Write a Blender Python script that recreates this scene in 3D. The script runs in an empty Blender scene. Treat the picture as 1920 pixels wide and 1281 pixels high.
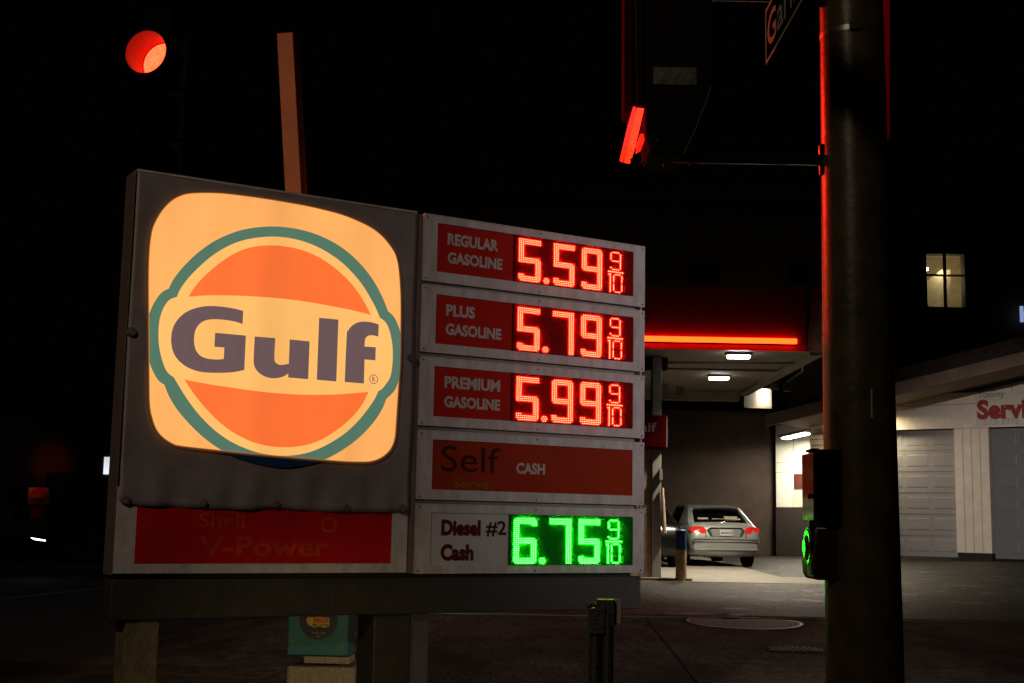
import bpy, bmesh, math, random
import numpy as np
from mathutils import Vector, Matrix
from mathutils.geometry import tessellate_polygon
R_ = math.radians
random.seed(7)
sc = bpy.context.scene

# ------------------------------------------------------------------ camera
F, PITCH, ROLL, CH = 2450.0, 0.1375, 0.0184, 1.6
fw = Vector((0, math.cos(PITCH), math.sin(PITCH)))
up0 = Vector((0, -math.sin(PITCH), math.cos(PITCH)))
rt0 = Vector((1, 0, 0))
RT = rt0*math.cos(ROLL) + up0*math.sin(ROLL)
UP = -rt0*math.sin(ROLL) + up0*math.cos(ROLL)
cam_d = bpy.data.cameras.new('camera'); cam = bpy.data.objects.new('camera', cam_d)
sc.collection.objects.link(cam); sc.camera = cam
cam.matrix_world = Matrix(((RT.x, UP.x, -fw.x, 0), (RT.y, UP.y, -fw.y, 0), (RT.z, UP.z, -fw.z, CH), (0, 0, 0, 1)))
cam_d.sensor_width = 36; cam_d.lens = F/1920*36; cam_d.clip_end = 600; cam_d.clip_start = 0.1
EYE = Vector((0, 0, CH))

def ray(px, py):
    return fw + RT*((px-960)/F) - UP*((py-640.5)/F)
def at_y(px, py, Y):
    d = ray(px, py); return EYE + d*(Y/d.y)

# ------------------------------------------------------------------ world and light
w = bpy.data.worlds.new('World'); sc.world = w; w.use_nodes = True
nt = w.node_tree; bg = nt.nodes['Background']
bg.inputs[0].default_value = (1.0, 0.62, 0.5, 1); bg.inputs[1].default_value = 0.0006
sc.view_settings.view_transform = 'Standard'; sc.view_settings.look = 'None'
sc.view_settings.exposure = 0; sc.view_settings.gamma = 1
sc.cycles.max_bounces = 6; sc.cycles.transparent_max_bounces = 12
sc.cycles.use_denoising = True
sc.cycles.sample_clamp_indirect = 1.5
sc.cycles.caustics_reflective = False; sc.cycles.caustics_refractive = False

# ------------------------------------------------------------------ materials
def mat(name, col, rough=0.6, metal=0.0, var=0.15, scale=6, bump=0.0, bscale=60, emit=None, es=0, coat=0, col2=None, stretch=None, spec=0.5):
    m = bpy.data.materials.new(name); m.use_nodes = True
    n = m.node_tree.nodes; l = m.node_tree.links; b = n['Principled BSDF']
    b.inputs['Roughness'].default_value = rough; b.inputs['Metallic'].default_value = metal
    b.inputs['Coat Weight'].default_value = coat
    b.inputs['Specular IOR Level'].default_value = spec
    tc = n.new('ShaderNodeTexCoord'); src = tc.outputs['Object']
    if stretch:
        mp = n.new('ShaderNodeMapping'); mp.inputs['Scale'].default_value = stretch; l.new(src, mp.inputs[0]); src = mp.outputs[0]
    no = n.new('ShaderNodeTexNoise'); no.inputs['Scale'].default_value = scale; no.inputs['Detail'].default_value = 8; no.inputs['Roughness'].default_value = .65
    l.new(src, no.inputs['Vector'])
    cr = n.new('ShaderNodeValToRGB'); cr.color_ramp.elements[0].position = .3; cr.color_ramp.elements[1].position = .7
    c2 = col2 or tuple(min(1, c*(1+var)) for c in col)
    cr.color_ramp.elements[0].color = (*[c*(1-var) for c in col], 1); cr.color_ramp.elements[1].color = (*c2, 1)
    l.new(no.outputs['Fac'], cr.inputs[0]); l.new(cr.outputs[0], b.inputs['Base Color'])
    if bump:
        n2 = n.new('ShaderNodeTexNoise'); n2.inputs['Scale'].default_value = bscale; n2.inputs['Detail'].default_value = 4
        l.new(src, n2.inputs['Vector']); bp = n.new('ShaderNodeBump'); bp.inputs['Strength'].default_value = bump; bp.inputs['Distance'].default_value = .02
        l.new(n2.outputs['Fac'], bp.inputs['Height']); l.new(bp.outputs[0], b.inputs['Normal'])
    if emit:
        b.inputs['Emission Color'].default_value = (*emit, 1); b.inputs['Emission Strength'].default_value = es
    return m

def glow(name, col, s, var=0.0, scale=3, base=(0.3, 0.3, 0.3)):
    """backlit vinyl, LED or painted glow: emission with a slight unevenness"""
    m = bpy.data.materials.new(name); m.use_nodes = True
    n = m.node_tree.nodes; l = m.node_tree.links; b = n['Principled BSDF']
    b.inputs['Base Color'].default_value = (*base, 1); b.inputs['Roughness'].default_value = .6
    b.inputs['Emission Strength'].default_value = s
    if var:
        tc = n.new('ShaderNodeTexCoord'); no = n.new('ShaderNodeTexNoise'); no.inputs['Scale'].default_value = scale; no.inputs['Detail'].default_value = 5
        mp = n.new('ShaderNodeMapping'); mp.inputs['Scale'].default_value = (1.6, 1.6, .35); l.new(tc.outputs['Object'], mp.inputs[0]); l.new(mp.outputs[0], no.inputs['Vector']); cr = n.new('ShaderNodeValToRGB')
        cr.color_ramp.elements[0].position = .3; cr.color_ramp.elements[1].position = .7
        cr.color_ramp.elements[0].color = (*[c*(1-var) for c in col], 1); cr.color_ramp.elements[1].color = (*[c*(1+var) for c in col], 1)
        l.new(no.outputs['Fac'], cr.inputs[0]); l.new(cr.outputs[0], b.inputs['Emission Color'])
    else:
        b.inputs['Emission Color'].default_value = (*col, 1)
    return m

def srgb(r, g, b):
    f = lambda c: (c/255/12.92) if c/255 <= .04045 else ((c/255+.055)/1.055)**2.4
    return (f(r), f(g), f(b))

def glass(name, tint=(.9, .95, .93), mix=.85, rough=.03):
    m = bpy.data.materials.new(name); m.use_nodes = True
    n = m.node_tree.nodes; l = m.node_tree.links; n.remove(n['Principled BSDF'])
    t = n.new('ShaderNodeBsdfTransparent'); t.inputs[0].default_value = (*tint, 1)
    g = n.new('ShaderNodeBsdfGlossy'); g.inputs['Roughness'].default_value = rough
    mx = n.new('ShaderNodeMixShader'); mx.inputs[0].default_value = 1-mix
    l.new(t.outputs[0], mx.inputs[1]); l.new(g.outputs[0], mx.inputs[2]); l.new(mx.outputs[0], n['Material Output'].inputs[0])
    return m

def cover(name, tint, scat):
    """sheet added in front of the LEDs: mostly clear, scatters some light as their halo"""
    m = bpy.data.materials.new(name); m.use_nodes = True
    n = m.node_tree.nodes; l = m.node_tree.links; n.remove(n['Principled BSDF'])
    t = n.new('ShaderNodeBsdfTransparent')
    g = n.new('ShaderNodeBsdfTranslucent'); g.inputs[0].default_value = (*tint, 1)
    mx = n.new('ShaderNodeMixShader'); mx.inputs[0].default_value = scat
    l.new(t.outputs[0], mx.inputs[1]); l.new(g.outputs[0], mx.inputs[2]); l.new(mx.outputs[0], n['Material Output'].inputs[0])
    return m

def paved(name, c0, c1, grain, rough, wet, sy=.14):
    """coarse aggregate: grain, broad worn patches, darker oil spots, and shiny worn areas"""
    m = bpy.data.materials.new(name); m.use_nodes = True
    n = m.node_tree.nodes; l = m.node_tree.links; b = n['Principled BSDF']
    b.inputs['Specular IOR Level'].default_value = .28
    tc = n.new('ShaderNodeTexCoord')
    def noise(sc_, det, st=(1, 1, 1)):
        mp = n.new('ShaderNodeMapping'); mp.inputs['Scale'].default_value = st; l.new(tc.outputs['Object'], mp.inputs[0])
        x = n.new('ShaderNodeTexNoise'); x.inputs['Scale'].default_value = sc_; x.inputs['Detail'].default_value = det; x.inputs['Roughness'].default_value = .7
        l.new(mp.outputs[0], x.inputs['Vector']); return x.outputs['Fac']
    def ramp(f, p0, p1, a, b_):
        r = n.new('ShaderNodeValToRGB'); r.color_ramp.elements[0].position = p0; r.color_ramp.elements[1].position = p1
        r.color_ramp.elements[0].color = (*a, 1); r.color_ramp.elements[1].color = (*b_, 1); l.new(f, r.inputs[0]); return r.outputs[0]
    g = ramp(noise(grain, 3, (1, sy, 1)), .42, .60, c0, c1)
    pt = ramp(noise(1.1, 6, (1, .6, 1)), .38, .62, (.4, .4, .4), (1.4, 1.4, 1.4))
    oil = ramp(noise(1.7, 2), .62, .70, (1, 1, 1), (.45, .43, .42))
    m1 = n.new('ShaderNodeMix'); m1.data_type = 'RGBA'; m1.blend_type = 'MULTIPLY'; m1.inputs[0].default_value = 1; l.new(g, m1.inputs[6]); l.new(pt, m1.inputs[7])
    m2 = n.new('ShaderNodeMix'); m2.data_type = 'RGBA'; m2.blend_type = 'MULTIPLY'; m2.inputs[0].default_value = 1; l.new(m1.outputs[2], m2.inputs[6]); l.new(oil, m2.inputs[7])
    l.new(m2.outputs[2], b.inputs['Base Color'])
    if wet: l.new(ramp(noise(1.6, 5, (1, .8, 1)), .56, .64, (rough,)*3, (.40,)*3), b.inputs['Roughness'])
    else: b.inputs['Roughness'].default_value = rough
    bp = n.new('ShaderNodeBump'); bp.inputs['Strength'].default_value = 1; bp.inputs['Distance'].default_value = .012
    l.new(noise(grain*1.3, 3, (1, sy*1.4, 1)), bp.inputs['Height']); l.new(bp.outputs[0], b.inputs['Normal'])
    return m

M = {}
M['frame'] = mat('painted_aluminium', (.34, .32, .32), .5, .0, .22, 5, .25, 220, stretch=(3, 3, .8), col2=(.44, .42, .42))
M['cabinet'] = mat('cabinet_paint', (.20, .15, .12), .55, 0, .3, 5, .1)
M['trim'] = mat('trim_brown', (.10, .07, .05), .6)
M['tarp'] = mat('vinyl_banner', (.16, .145, .145), .55, 0, .16, 5, .3, 6)
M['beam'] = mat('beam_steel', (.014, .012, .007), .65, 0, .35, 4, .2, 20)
M['stone'] = mat('stone_post', (.085, .07, .03), .85, 0, .4, 12, .5, 50)
M['post_grey'] = mat('post_grey', (.05, .05, .055), .7, 0, .3, 8, .2)
M['red_face'] = mat('red_acrylic', (.30, .012, .008), .8, 0, .12, 3, spec=.05)
M['red_dull'] = mat('dull_red_acrylic', (.22, .022, .008), .8, 0, .15, 3, spec=.05)
M['red_lower'] = mat('lower_red_acrylic', (.34, .006, .006), .8, 0, .12, 3, spec=.05)
M['ghost'] = mat('ghost_lettering', (.40, .03, .010), .5, 0, .35, 14, spec=.05)
M['white_face'] = mat('white_acrylic', (.36, .36, .36), .8, 0, .1, 4, spec=.05)
M['letter_w'] = mat('letter_offwhite', (.34, .29, .28), .5, 0, .2, 20, spec=.05)
M['letter_dk'] = mat('letter_dark_red', (.075, .006, .010), .8, 0, .1, spec=.05)
M['letter_black'] = mat('letter_black', (.035, .012, .008), .8, 0, .2, spec=.05)
M['letter_olive'] = mat('letter_olive', (.17, .07, .015), .6, 0, .35, 20, spec=.05)
M['dark'] = mat('black_gap', (.01, .01, .01), .8)
M['board_r'] = mat('led_board_red', (.10, .003, .003), .8, 0, .1, spec=.05)
M['board_g'] = mat('led_board_green', (.004, .05, .006), .8, 0, .1, spec=.05)
M['led_r_core'] = glow('led_amber_core', (1.0, .056, .024), 60, base=(.02, .02, .02))
M['led_r_side'] = glow('led_red_dome', (1.0, .010, .003), 16, base=(.02, .02, .02))
M['led_g_core'] = glow('led_green_core', (.031, 1.0, .034), 80, base=(.02, .02, .02))
M['led_g_side'] = glow('led_green_dome', (.002, 1.0, .010), 17, base=(.02, .02, .02))
M['cover_r'] = cover('halo_cover', (.95, .12, .12), .13)
M['cover_g'] = cover('halo_cover_green', (.12, .95, .12), .13)
M['logo_cream'] = glow('backlit_cream', srgb(255, 172, 88), .97, .13, 2.0)
M['logo_band'] = glow('backlit_band', srgb(255, 186, 98), .98, .11, 2.0)
M['logo_orange'] = glow('backlit_orange', srgb(255, 108, 32), .97, .12, 2.0)
M['logo_green'] = glow('backlit_green', srgb(64, 110, 90), 1.0, .05, 9)
M['logo_letter'] = glow('backlit_letter', srgb(92, 70, 75), 1.0, .05, 20)
M['navy'] = mat('printed_navy', (.006, .04, .12), .8, spec=.05)
M['asphalt'] = mat('asphalt', (.04, .047, .042), .75, 0, .35, 1.2, 1.0, 28)
M['asphalt_lot'] = paved('asphalt_lot', (.002, .002, .0015), (.060, .054, .044), 24, .6, .035)
M['concrete'] = mat('concrete_pad', (.165, .15, .125), .8, 0, .15, 1.5, .3, 30)
M['walk'] = paved('sidewalk_concrete', (.08, .062, .04), (.15, .12, .085), 22, .9, .0, .45)
M['brown_soil'] = mat('planter_soil', (.10, .05, .03), .9, 0, .4, 5, .6, 20)
M['line'] = mat('road_paint', (.5, .45, .3), .7)
M['iron'] = mat('cast_iron', (.085, .078, .066), .6, .15, .5, 12, 1.0, 22)
M['pole'] = mat('painted_pole', (.11, .085, .05), .36, .0, .5, 7, .10, 26, spec=.5)
M['black'] = mat('signal_black', (.007, .007, .007), .9, spec=.03)
M['blackgloss'] = mat('signal_black_gloss', (.008, .008, .008), .3, spec=.4)
M['sticker'] = mat('worn_sticker', (.02, .018, .014), .7, 0, .7, 26, col2=(.16, .15, .11))
M['redvisor'] = glow('visor_inner_red', (.9, .02, .01), .25, .3, 6)
M['redlens'] = glow('red_lens', (1.0, .016, .003), 3.2, .1, 40)
M['visor_glow'] = glow('red_visor_glow', (1.0, .012, .004), 1.3, .5, 30)  # lamp light on the visor, put in as emission
M['mirror'] = mat('polished_plate', (.85, .85, .8), .16, 1, .1, 20)
M['plate_yellow'] = mat('placard_metal', (.75, .62, .30), .10, .95, .3, 30)
M['sign_green'] = mat('street_sign_green', (.0015, .010, .004), 1, spec=0)
M['sign_letter'] = mat('street_sign_letter', (.62, .58, .52), .9, spec=0)
M['canopy_red'] = mat('canopy_red', (.22, .006, .006), .5, 0, .1, 1)
M['canopy_strip'] = mat('canopy_lower_strip', (.75, .03, .015), .5)
M['neon'] = glow('light_bar', (1.0, .032, .003), 10)
M['canopy_ceil'] = mat('canopy_ceiling', (.20, .175, .125), .7, 0, .15, 1.5)
M['brick'] = mat('canopy_end_panel', (.30, .21, .14), .8, 0, .4, 6, .4, 20)
M['lamp'] = glow('lamp_white', (1.0, .93, .8), 30)
M['lampw'] = glow('lamp_warm', (1.0, .80, .50), 5)
M['pipe'] = mat('pipe', (.05, .045, .035), .6)
M['dkwall'] = mat('dark_building', (.07, .055, .04), .85, 0, .25, 1.2)
M['dkwall2'] = mat('dark_fence_wall', (.04, .025, .016), .85, 0, .3, 3, .2)
M['dkwin'] = mat('dark_window', (.01, .01, .01), .15)
M['whitewall'] = mat('white_wall', (.62, .60, .52), .7, 0, .08, 3)
M['creamwall'] = mat('cream_siding', (.74, .66, .56), .7, 0, .1, 3)
M['wainscot'] = mat('dark_wainscot', (.018, .012, .009), .8)
M['fascia'] = mat('roof_fascia', (.22, .155, .12), .8, 0, .25, 2)
M['soffit'] = mat('roof_soffit', (.3, .24, .18), .8)
M['roof'] = mat('roof_shingle', (.05, .035, .025), .9, 0, .4, 6, .5, 20)
M['door'] = mat('garage_door', (.25, .235, .245), .5, 0, .08, 3)
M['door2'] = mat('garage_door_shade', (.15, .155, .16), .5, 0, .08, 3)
M['svc_red'] = mat('service_red', (.30, .016, .014), .6, 0, .2, 8)
M['svc_dk'] = mat('service_dark', (.16, .12, .09), .6, 0, .3, 10)
M['carpaint'] = mat('silver_paint', (.42, .44, .43), .36, .5, .04, 4, coat=.25)
M['carglass'] = mat('car_glass', (.004, .004, .004), .08, 0, coat=.5)
M['tail'] = mat('tail_lamp', (.55, .012, .012), .12, 0, .2, 20, emit=(1, .02, .015), es=.35, coat=1)
M['tyre'] = mat('tyre', (.015, .015, .015), .85)
M['rim'] = mat('rim', (.3, .3, .3), .35, .8)
M['plate'] = mat('licence_plate', (.55, .55, .52), .5)
M['ink'] = mat('ink', (.02, .02, .05), .6)
M['paper'] = mat('paper_items', (.55, .5, .38), .8, 0, .2, 20)
M['darkpaint'] = mat('dark_car_paint', (.003, .004, .0035), .25, .0, .2, 3, coat=.2)
M['blue'] = mat('bollard_blue', (.012, .045, .16), .55, 0, .3, 10)
M['beige'] = mat('bollard_beige', (.40, .30, .14), .75, 0, .35, 12, .3, 60)
M['pumpw'] = mat('column_white', (.22, .21, .19), .5, 0, .1, 5)
M['pumpred'] = mat('pump_red', (.05, .003, .003), .9, spec=.0)
M['hose'] = mat('hose_tan', (.45, .33, .22), .6)
M['teal'] = mat('teal_panel', (.012, .16, .14), .5, 0, .2, 8)
M['yellow'] = mat('logo_yellow', (.65, .45, .03), .5)
M['lred'] = mat('logo_red', (.55, .02, .02), .5)
M['block'] = mat('concrete_block', (.36, .30, .17), .9, 0, .3, 40, .6, 70)
M['red_brown'] = mat('post_red_brown', (.62, .17, .05), .65, 0, .15, 3)
M['pipe_green'] = mat('standpipe_black', (.02, .022, .02), .4, 0, .4, 20, .3)
M['box_lit'] = mat('box_lit_face', (.22, .21, .18), .7, 0, .25, 30)
M['win_wall'] = mat('room_wall', (.62, .54, .36), .8)
M['plant'] = mat('leaf', (.03, .09, .02), .6)
M['white_em'] = glow('lit_white', (.85, .92, 1.0), .9, .3, 3)
M['blue_em'] = glow('lit_blue_white', (.4, .55, 1.0), .55)
M['head_em'] = glow('head_lamp', (.9, .95, 1.0), 4)
M['amber_em'] = glow('amber_lamp', (1, .35, .03), 1.2)
M['dne_w'] = mat('road_sign_white', (.45, .25, .2), .5)
M['dne_r'] = mat('road_sign_red', (.4, .01, .01), .5)

# ------------------------------------------------------------------ mesh helpers
def link(o): sc.collection.objects.link(o)
def empty(name, loc, label=None, cat=None, group=None):
    o = bpy.data.objects.new(name, None); link(o); o.location = loc; o.empty_display_size = .1
    if label: o['label'] = label
    if cat: o['category'] = cat
    if group: o['group'] = group
    return o
def origin(o):
    v = Vector((0, 0, 0))
    while o is not None: v += o.location; o = o.parent
    return v
def tag(o, label, cat, group=None):
    o['label'] = label; o['category'] = cat
    if group: o['group'] = group
    return o

class MB:
    def __init__(s): s.v = []; s.f = []; s.mi = []; s.sm = []
    def poly(s, pts, mi=0, sm=False):
        k = len(s.v); s.v += [Vector(p) for p in pts]; s.f.append(tuple(range(k, k+len(pts)))); s.mi.append(mi); s.sm.append(sm)
    def hexa(s, p, mi=0):
        """8 points: bottom 0-3 loop, top 4-7 loop"""
        k = len(s.v); s.v += [Vector(q) for q in p]
        for a in ((3, 2, 1, 0), (4, 5, 6, 7), (0, 1, 5, 4), (1, 2, 6, 5), (2, 3, 7, 6), (3, 0, 4, 7)):
            s.f.append(tuple(k+i for i in a)); s.mi.append(mi); s.sm.append(False)
        return s
    def box(s, x0, x1, y0, y1, z0, z1, mi=0):
        return s.hexa([(x0, y0, z0), (x1, y0, z0), (x1, y1, z0), (x0, y1, z0), (x0, y0, z1), (x1, y0, z1), (x1, y1, z1), (x0, y1, z1)], mi)
    def obox(s, c, ax, ay, az, mi=0):
        """centre and three half-axis vectors"""
        c, ax, ay, az = map(Vector, (c, ax, ay, az))
        return s.hexa([c-ax-ay-az, c+ax-ay-az, c+ax+ay-az, c-ax+ay-az, c-ax-ay+az, c+ax-ay+az, c+ax+ay+az, c-ax+ay+az], mi)
    def prism(s, loop, d, mi=0, caps=True, sm=False):
        """loop of 3d points extruded by vector d (may be concave)"""
        loop = [Vector(p) for p in loop]; d = Vector(d); k = len(s.v); n = len(loop)
        s.v += loop + [p+d for p in loop]
        for i in range(n):
            j = (i+1) % n; s.f.append((k+i, k+j, k+n+j, k+n+i)); s.mi.append(mi); s.sm.append(sm)
        if caps:
            for t in tessellate_polygon([loop]):
                s.f.append(tuple(k+i for i in t)); s.mi.append(mi); s.sm.append(False)
                s.f.append(tuple(k+n+i for i in reversed(t))); s.mi.append(mi); s.sm.append(False)
        return s
    def tube(s, a, b, r0, r1=None, n=16, mi=0, caps=True):
        a, b = Vector(a), Vector(b); r1 = r0 if r1 is None else r1
        z = (b-a).normalized(); x = z.orthogonal().normalized(); y = z.cross(x); k = len(s.v)
        for c, r in ((a, r0), (b, r1)):
            for i in range(n):
                t = 2*math.pi*i/n; s.v.append(c + x*(r*math.cos(t)) + y*(r*math.sin(t)))
        for i in range(n):
            j = (i+1) % n; s.f.append((k+i, k+j, k+n+j, k+n+i)); s.mi.append(mi); s.sm.append(True)
        if caps:
            s.f.append(tuple(k+i for i in reversed(range(n)))); s.mi.append(mi); s.sm.append(False)
            s.f.append(tuple(k+n+i for i in range(n))); s.mi.append(mi); s.sm.append(False)
        return s
    def path(s, pts, r, n=10, mi=0):
        for a, b in zip(pts, pts[1:]): s.tube(a, b, r, r, n, mi)
        for p in pts[1:-1]: s.ball(p, r, mi)
        return s
    def ball(s, c, r, mi=0, n=10, m=6, sc=(1, 1, 1)):
        c = Vector(c); k = len(s.v)
        for i in range(m+1):
            a = math.pi*i/m
            for j in range(n):
                t = 2*math.pi*j/n
                s.v.append(c + Vector((r*sc[0]*math.sin(a)*math.cos(t), r*sc[1]*math.sin(a)*math.sin(t), r*sc[2]*math.cos(a))))
        for i in range(m):
            for j in range(n):
                jj = (j+1) % n
                s.f.append((k+i*n+j, k+(i+1)*n+j, k+(i+1)*n+jj, k+i*n+jj)); s.mi.append(mi); s.sm.append(True)
        return s
    def build(s, name, mats, parent=None, bevel=0, fix=True):
        off = origin(parent) if parent is not None else Vector((0, 0, 0))
        me = bpy.data.meshes.new(name); me.from_pydata([tuple(v-off) for v in s.v], [], s.f)
        if not isinstance(mats, (list, tuple)): mats = [mats]
        for m in mats: me.materials.append(m)
        for p, mi, sm in zip(me.polygons, s.mi, s.sm): p.material_index = mi; p.use_smooth = sm
        if fix:
            b = bmesh.new(); b.from_mesh(me); bmesh.ops.remove_doubles(b, verts=b.verts, dist=1e-5)
            bmesh.ops.recalc_face_normals(b, faces=b.faces)
            for e in b.edges:
                if len(e.link_faces) == 2 and e.calc_face_angle(0) > .75: e.smooth = False
            b.to_mesh(me); b.free()
        me.update()
        o = bpy.data.objects.new(name, me); link(o)
        if parent is not None: o.parent = parent
        if bevel:
            md = o.modifiers.new('bevel', 'BEVEL'); md.width = bevel; md.segments = 2; md.limit_method = 'ANGLE'
        return o

class Wall:
    """a vertical plane: p0 at s=0, direction u, outward normal n (towards the camera)"""
    def __init__(s, a, b):
        s.p0 = Vector((a[0], a[1], 0)); s.u = Vector((b[0]-a[0], b[1]-a[1], 0)).normalized(); s.n = Vector((s.u.y, -s.u.x, 0))
    def hit(s, px, py, off=0):
        d = ray(px, py); p = s.p0 + s.n*off
        t = (p-EYE).dot(s.n)/d.dot(s.n); q = EYE + d*t; r = q-s.p0
        return (r.dot(s.u), q.z)
    def pt(s, a, z, off=0): return s.p0 + s.u*a + Vector((0, 0, z)) + s.n*off
    def box(s, mb, s0, s1, z0, z1, o0, o1, mi=0):
        P = s.pt
        mb.hexa([P(s0, z0, o1), P(s1, z0, o1), P(s1, z0, o0), P(s0, z0, o0), P(s0, z1, o1), P(s1, z1, o1), P(s1, z1, o0), P(s0, z1, o0)], mi); return mb
    def shape(s, mb, pts, o0, o1, mi=0):
        mb.prism([s.pt(a, z, o0) for a, z in pts], s.n*(o1-o0), mi); return mb

def text_shape(string, bold=0.0, shear=0.0):
    cu = bpy.data.curves.new('txt', 'FONT'); cu.body = string; cu.offset = bold; cu.shear = shear; cu.resolution_u = 3
    o = bpy.data.objects.new('txt', cu); link(o); bpy.context.view_layer.update()
    dg = bpy.context.evaluated_depsgraph_get(); me = bpy.data.meshes.new_from_object(o.evaluated_get(dg))
    vs = [v.co.copy() for v in me.vertices]; fs = [tuple(p.vertices) for p in me.polygons]
    bpy.data.objects.remove(o); bpy.data.curves.remove(cu); bpy.data.meshes.remove(me)
    x0 = min(v.x for v in vs); x1 = max(v.x for v in vs); y0 = min(v.y for v in vs); y1 = max(v.y for v in vs)
    return [((v.x-x0)/(x1-x0), (v.y-y0)/(y1-y0)) for v in vs], fs
def wall_text(mb, wall, string, s0, z0, s1, z1, off, bold=.0, mi=0, shear=0):
    vs, fs = text_shape(string, bold, shear); k = len(mb.v)
    mb.v += [wall.pt(s0+(s1-s0)*a, z0+(z1-z0)*b, off) for a, b in vs]
    for f in fs: mb.f.append(tuple(k+i for i in f)); mb.mi.append(mi); mb.sm.append(False)
    return mb

# ------------------------------------------------------------------ ground
def sst(a, b, x):
    t = max(0, min(1, (x-a)/(b-a))); return t*t*(3-2*t)
def gz(x, y):
    r = sst(-6, -1.5, x)
    b = .045*max(0, min(y-6, 10)) + .012*max(0, min(y, 42)-16)
    e = .035*max(0, min(x, 30)-6.5)*sst(18, 32, y)
    return r*b + e
def ghit(px, py):
    d = ray(px, py); t = 2.0
    for i in range(4000):
        p = EYE + d*t
        if p.z < gz(p.x, p.y): return p
        t += .02
    return p
def sheet(name, mt, inside, x0, x1, y0, y1, dx, dy, dz):
    mb = MB(); nx = int((x1-x0)/dx)+1; ny = int((y1-y0)/dy)+1
    for i in range(nx):
        for j in range(ny):
            xa, ya = x0+i*dx, y0+j*dy
            if not inside(xa+dx/2, ya+dy/2): continue
            mb.poly([(x, y, gz(x, y)+dz) for x, y in ((xa, ya), (xa+dx, ya), (xa+dx, ya+dy), (xa, ya+dy))], 0, True)
    o = mb.build(name, mt); o['kind'] = 'structure'; return o

sheet('ground', M['asphalt'], lambda x, y: True, -120, 120, -60, 180, 4, 4, -.03)
edge_l = ghit(1215, 1095); edge_r = ghit(1560, 1092)
kerb_a = ghit(1210, 1155); kerb_b = ghit(1560, 1168)
print('concrete edge', edge_l, edge_r, 'walk edge', kerb_a, kerb_b)
EY = (edge_l.y+edge_r.y)/2; KY = 0.5*(kerb_a.y+kerb_b.y)
sheet('parking_lot', M['asphalt_lot'], lambda x, y: True, -2.6, 25, KY, 42, .8, .5, .0)
sheet('forecourt_pad', M['concrete'], lambda x, y: not (x > 5.4+max(0, 3.4-(y-EY))*.5), -2.4, 7.0, EY, EY+14, .5, .4, .008)
sheet('sidewalk', M['walk'], lambda x, y: True, -9, 25, 1, KY-.02, .8, .5, .012)


mb = MB()
def gline(pts, wd_):
    for (xa, ya), (xb, yb) in zip(pts, pts[1:]):
        L = math.hypot(xb-xa, yb-ya); nx, ny = -(yb-ya)/L*wd_/2, (xb-xa)/L*wd_/2; n_ = max(1, int(L/.5))
        for i in range(n_):
            p, q = (xa+(xb-xa)*i/n_, ya+(yb-ya)*i/n_), (xa+(xb-xa)*(i+1)/n_, ya+(yb-ya)*(i+1)/n_)
            mb.poly([(p[0]-nx, p[1]-ny, gz(*p)+.0165), (q[0]-nx, q[1]-ny, gz(*q)+.0165), (q[0]+nx, q[1]+ny, gz(*q)+.0165), (p[0]+nx, p[1]+ny, gz(*p)+.0165)])
for y in (9.4, 12.6): gline([(-8, y), (24, y+.1)], .02)
for x in (-4.6, -1.5, 1.6, 4.7, 7.8, 10.9): gline([(x, 5), (x+.1, KY-.2)], .018)
for x0_, y0_ in ((2.4, 13.2), (6.2, 10.8), (-.4, 10.9)):
    p = [(x0_, y0_)]
    for k in range(9): p.append((p[-1][0]+random.uniform(.1, .4), p[-1][1]+random.uniform(-.25, .25)))
    gline(p, .014)
o = mb.build('pavement_joints', M['dark'], fix=False); o['kind'] = 'structure'
# street line at the far left
st = MB()
a = ghit(-60, 1130); b = ghit(192, 1103); dv = (b-a).normalized(); nn = Vector((-dv.y, dv.x, 0))*.05
st.poly([a-nn+Vector((0, 0, .004)), b-nn+Vector((0, 0, .004)), b+nn+Vector((0, 0, .004)), a+nn+Vector((0, 0, .004))])
o = st.build('road_marking', M['line']); o['kind'] = 'structure'
st = MB(); 
kx0, kx1 = kerb_a.x-4, 25
st.box(-2.6, 25, KY-.12, KY-.01, gz(4, KY)-.1, gz(4, KY)+.022)
o = st.build('gutter', M['concrete']); o['kind'] = 'structure'

# ------------------------------------------------------------------ price sign
YAW, SX, SY = .538, -2.274, 7.65
S = Wall((SX, SY), (SX+math.cos(YAW), SY+math.sin(YAW)))
def q1(x, y): return S.hit(180+x/3.05, 300+y/3.05)
def q2(x, y): return S.hit(180+x/3.05, 700+y/3.05)
def g1(x, y): return S.hit(260+x/6.404, 540+y/6.404)
def g2(x, y): return S.hit(440+x/6, 560+y/6)
def c3(x, y): return S.hit(760+x/3.767, 380+y/3.767)
def c4(x, y): return S.hit(760+x/2.911, 680+y/2.911)
tl, bl, tr, br = S.hit(254, 318), S.hit(215, 1076), S.hit(1209, 464), S.hit(1207.5, 1074)
dt, db = S.hit(785, 397.5), S.hit(760, 1076)
print('sign', tl, bl, tr, br, dt, db)
sL = (tl[0]+bl[0])/2; sR = (tr[0]+br[0])/2; sD = (dt[0]+db[0])/2; zT = (tl[1]+tr[1])/2; zB = (bl[1]+br[1])/2
sP = (S.hit(796, 399)[0]+S.hit(778, 1076)[0])/2
root = empty('price_sign', S.pt((sL+sR)/2, gz(0, 8.5), 0), 'large fuel price sign with orange round Gulf logo and red and green LED prices', 'price sign')
D = .24
mb = MB(); S.box(mb, sL, sR-.03, zB, zT-.005, -D, -.05)
mb.build('cabinet', M['cabinet'], root, .006)
mb = MB(); S.box(mb, sL-.012, sL-.001, zB-.004, zT-.002, -D+.05, -.01); mb.build('edge_trim', M['trim'], root)
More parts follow.
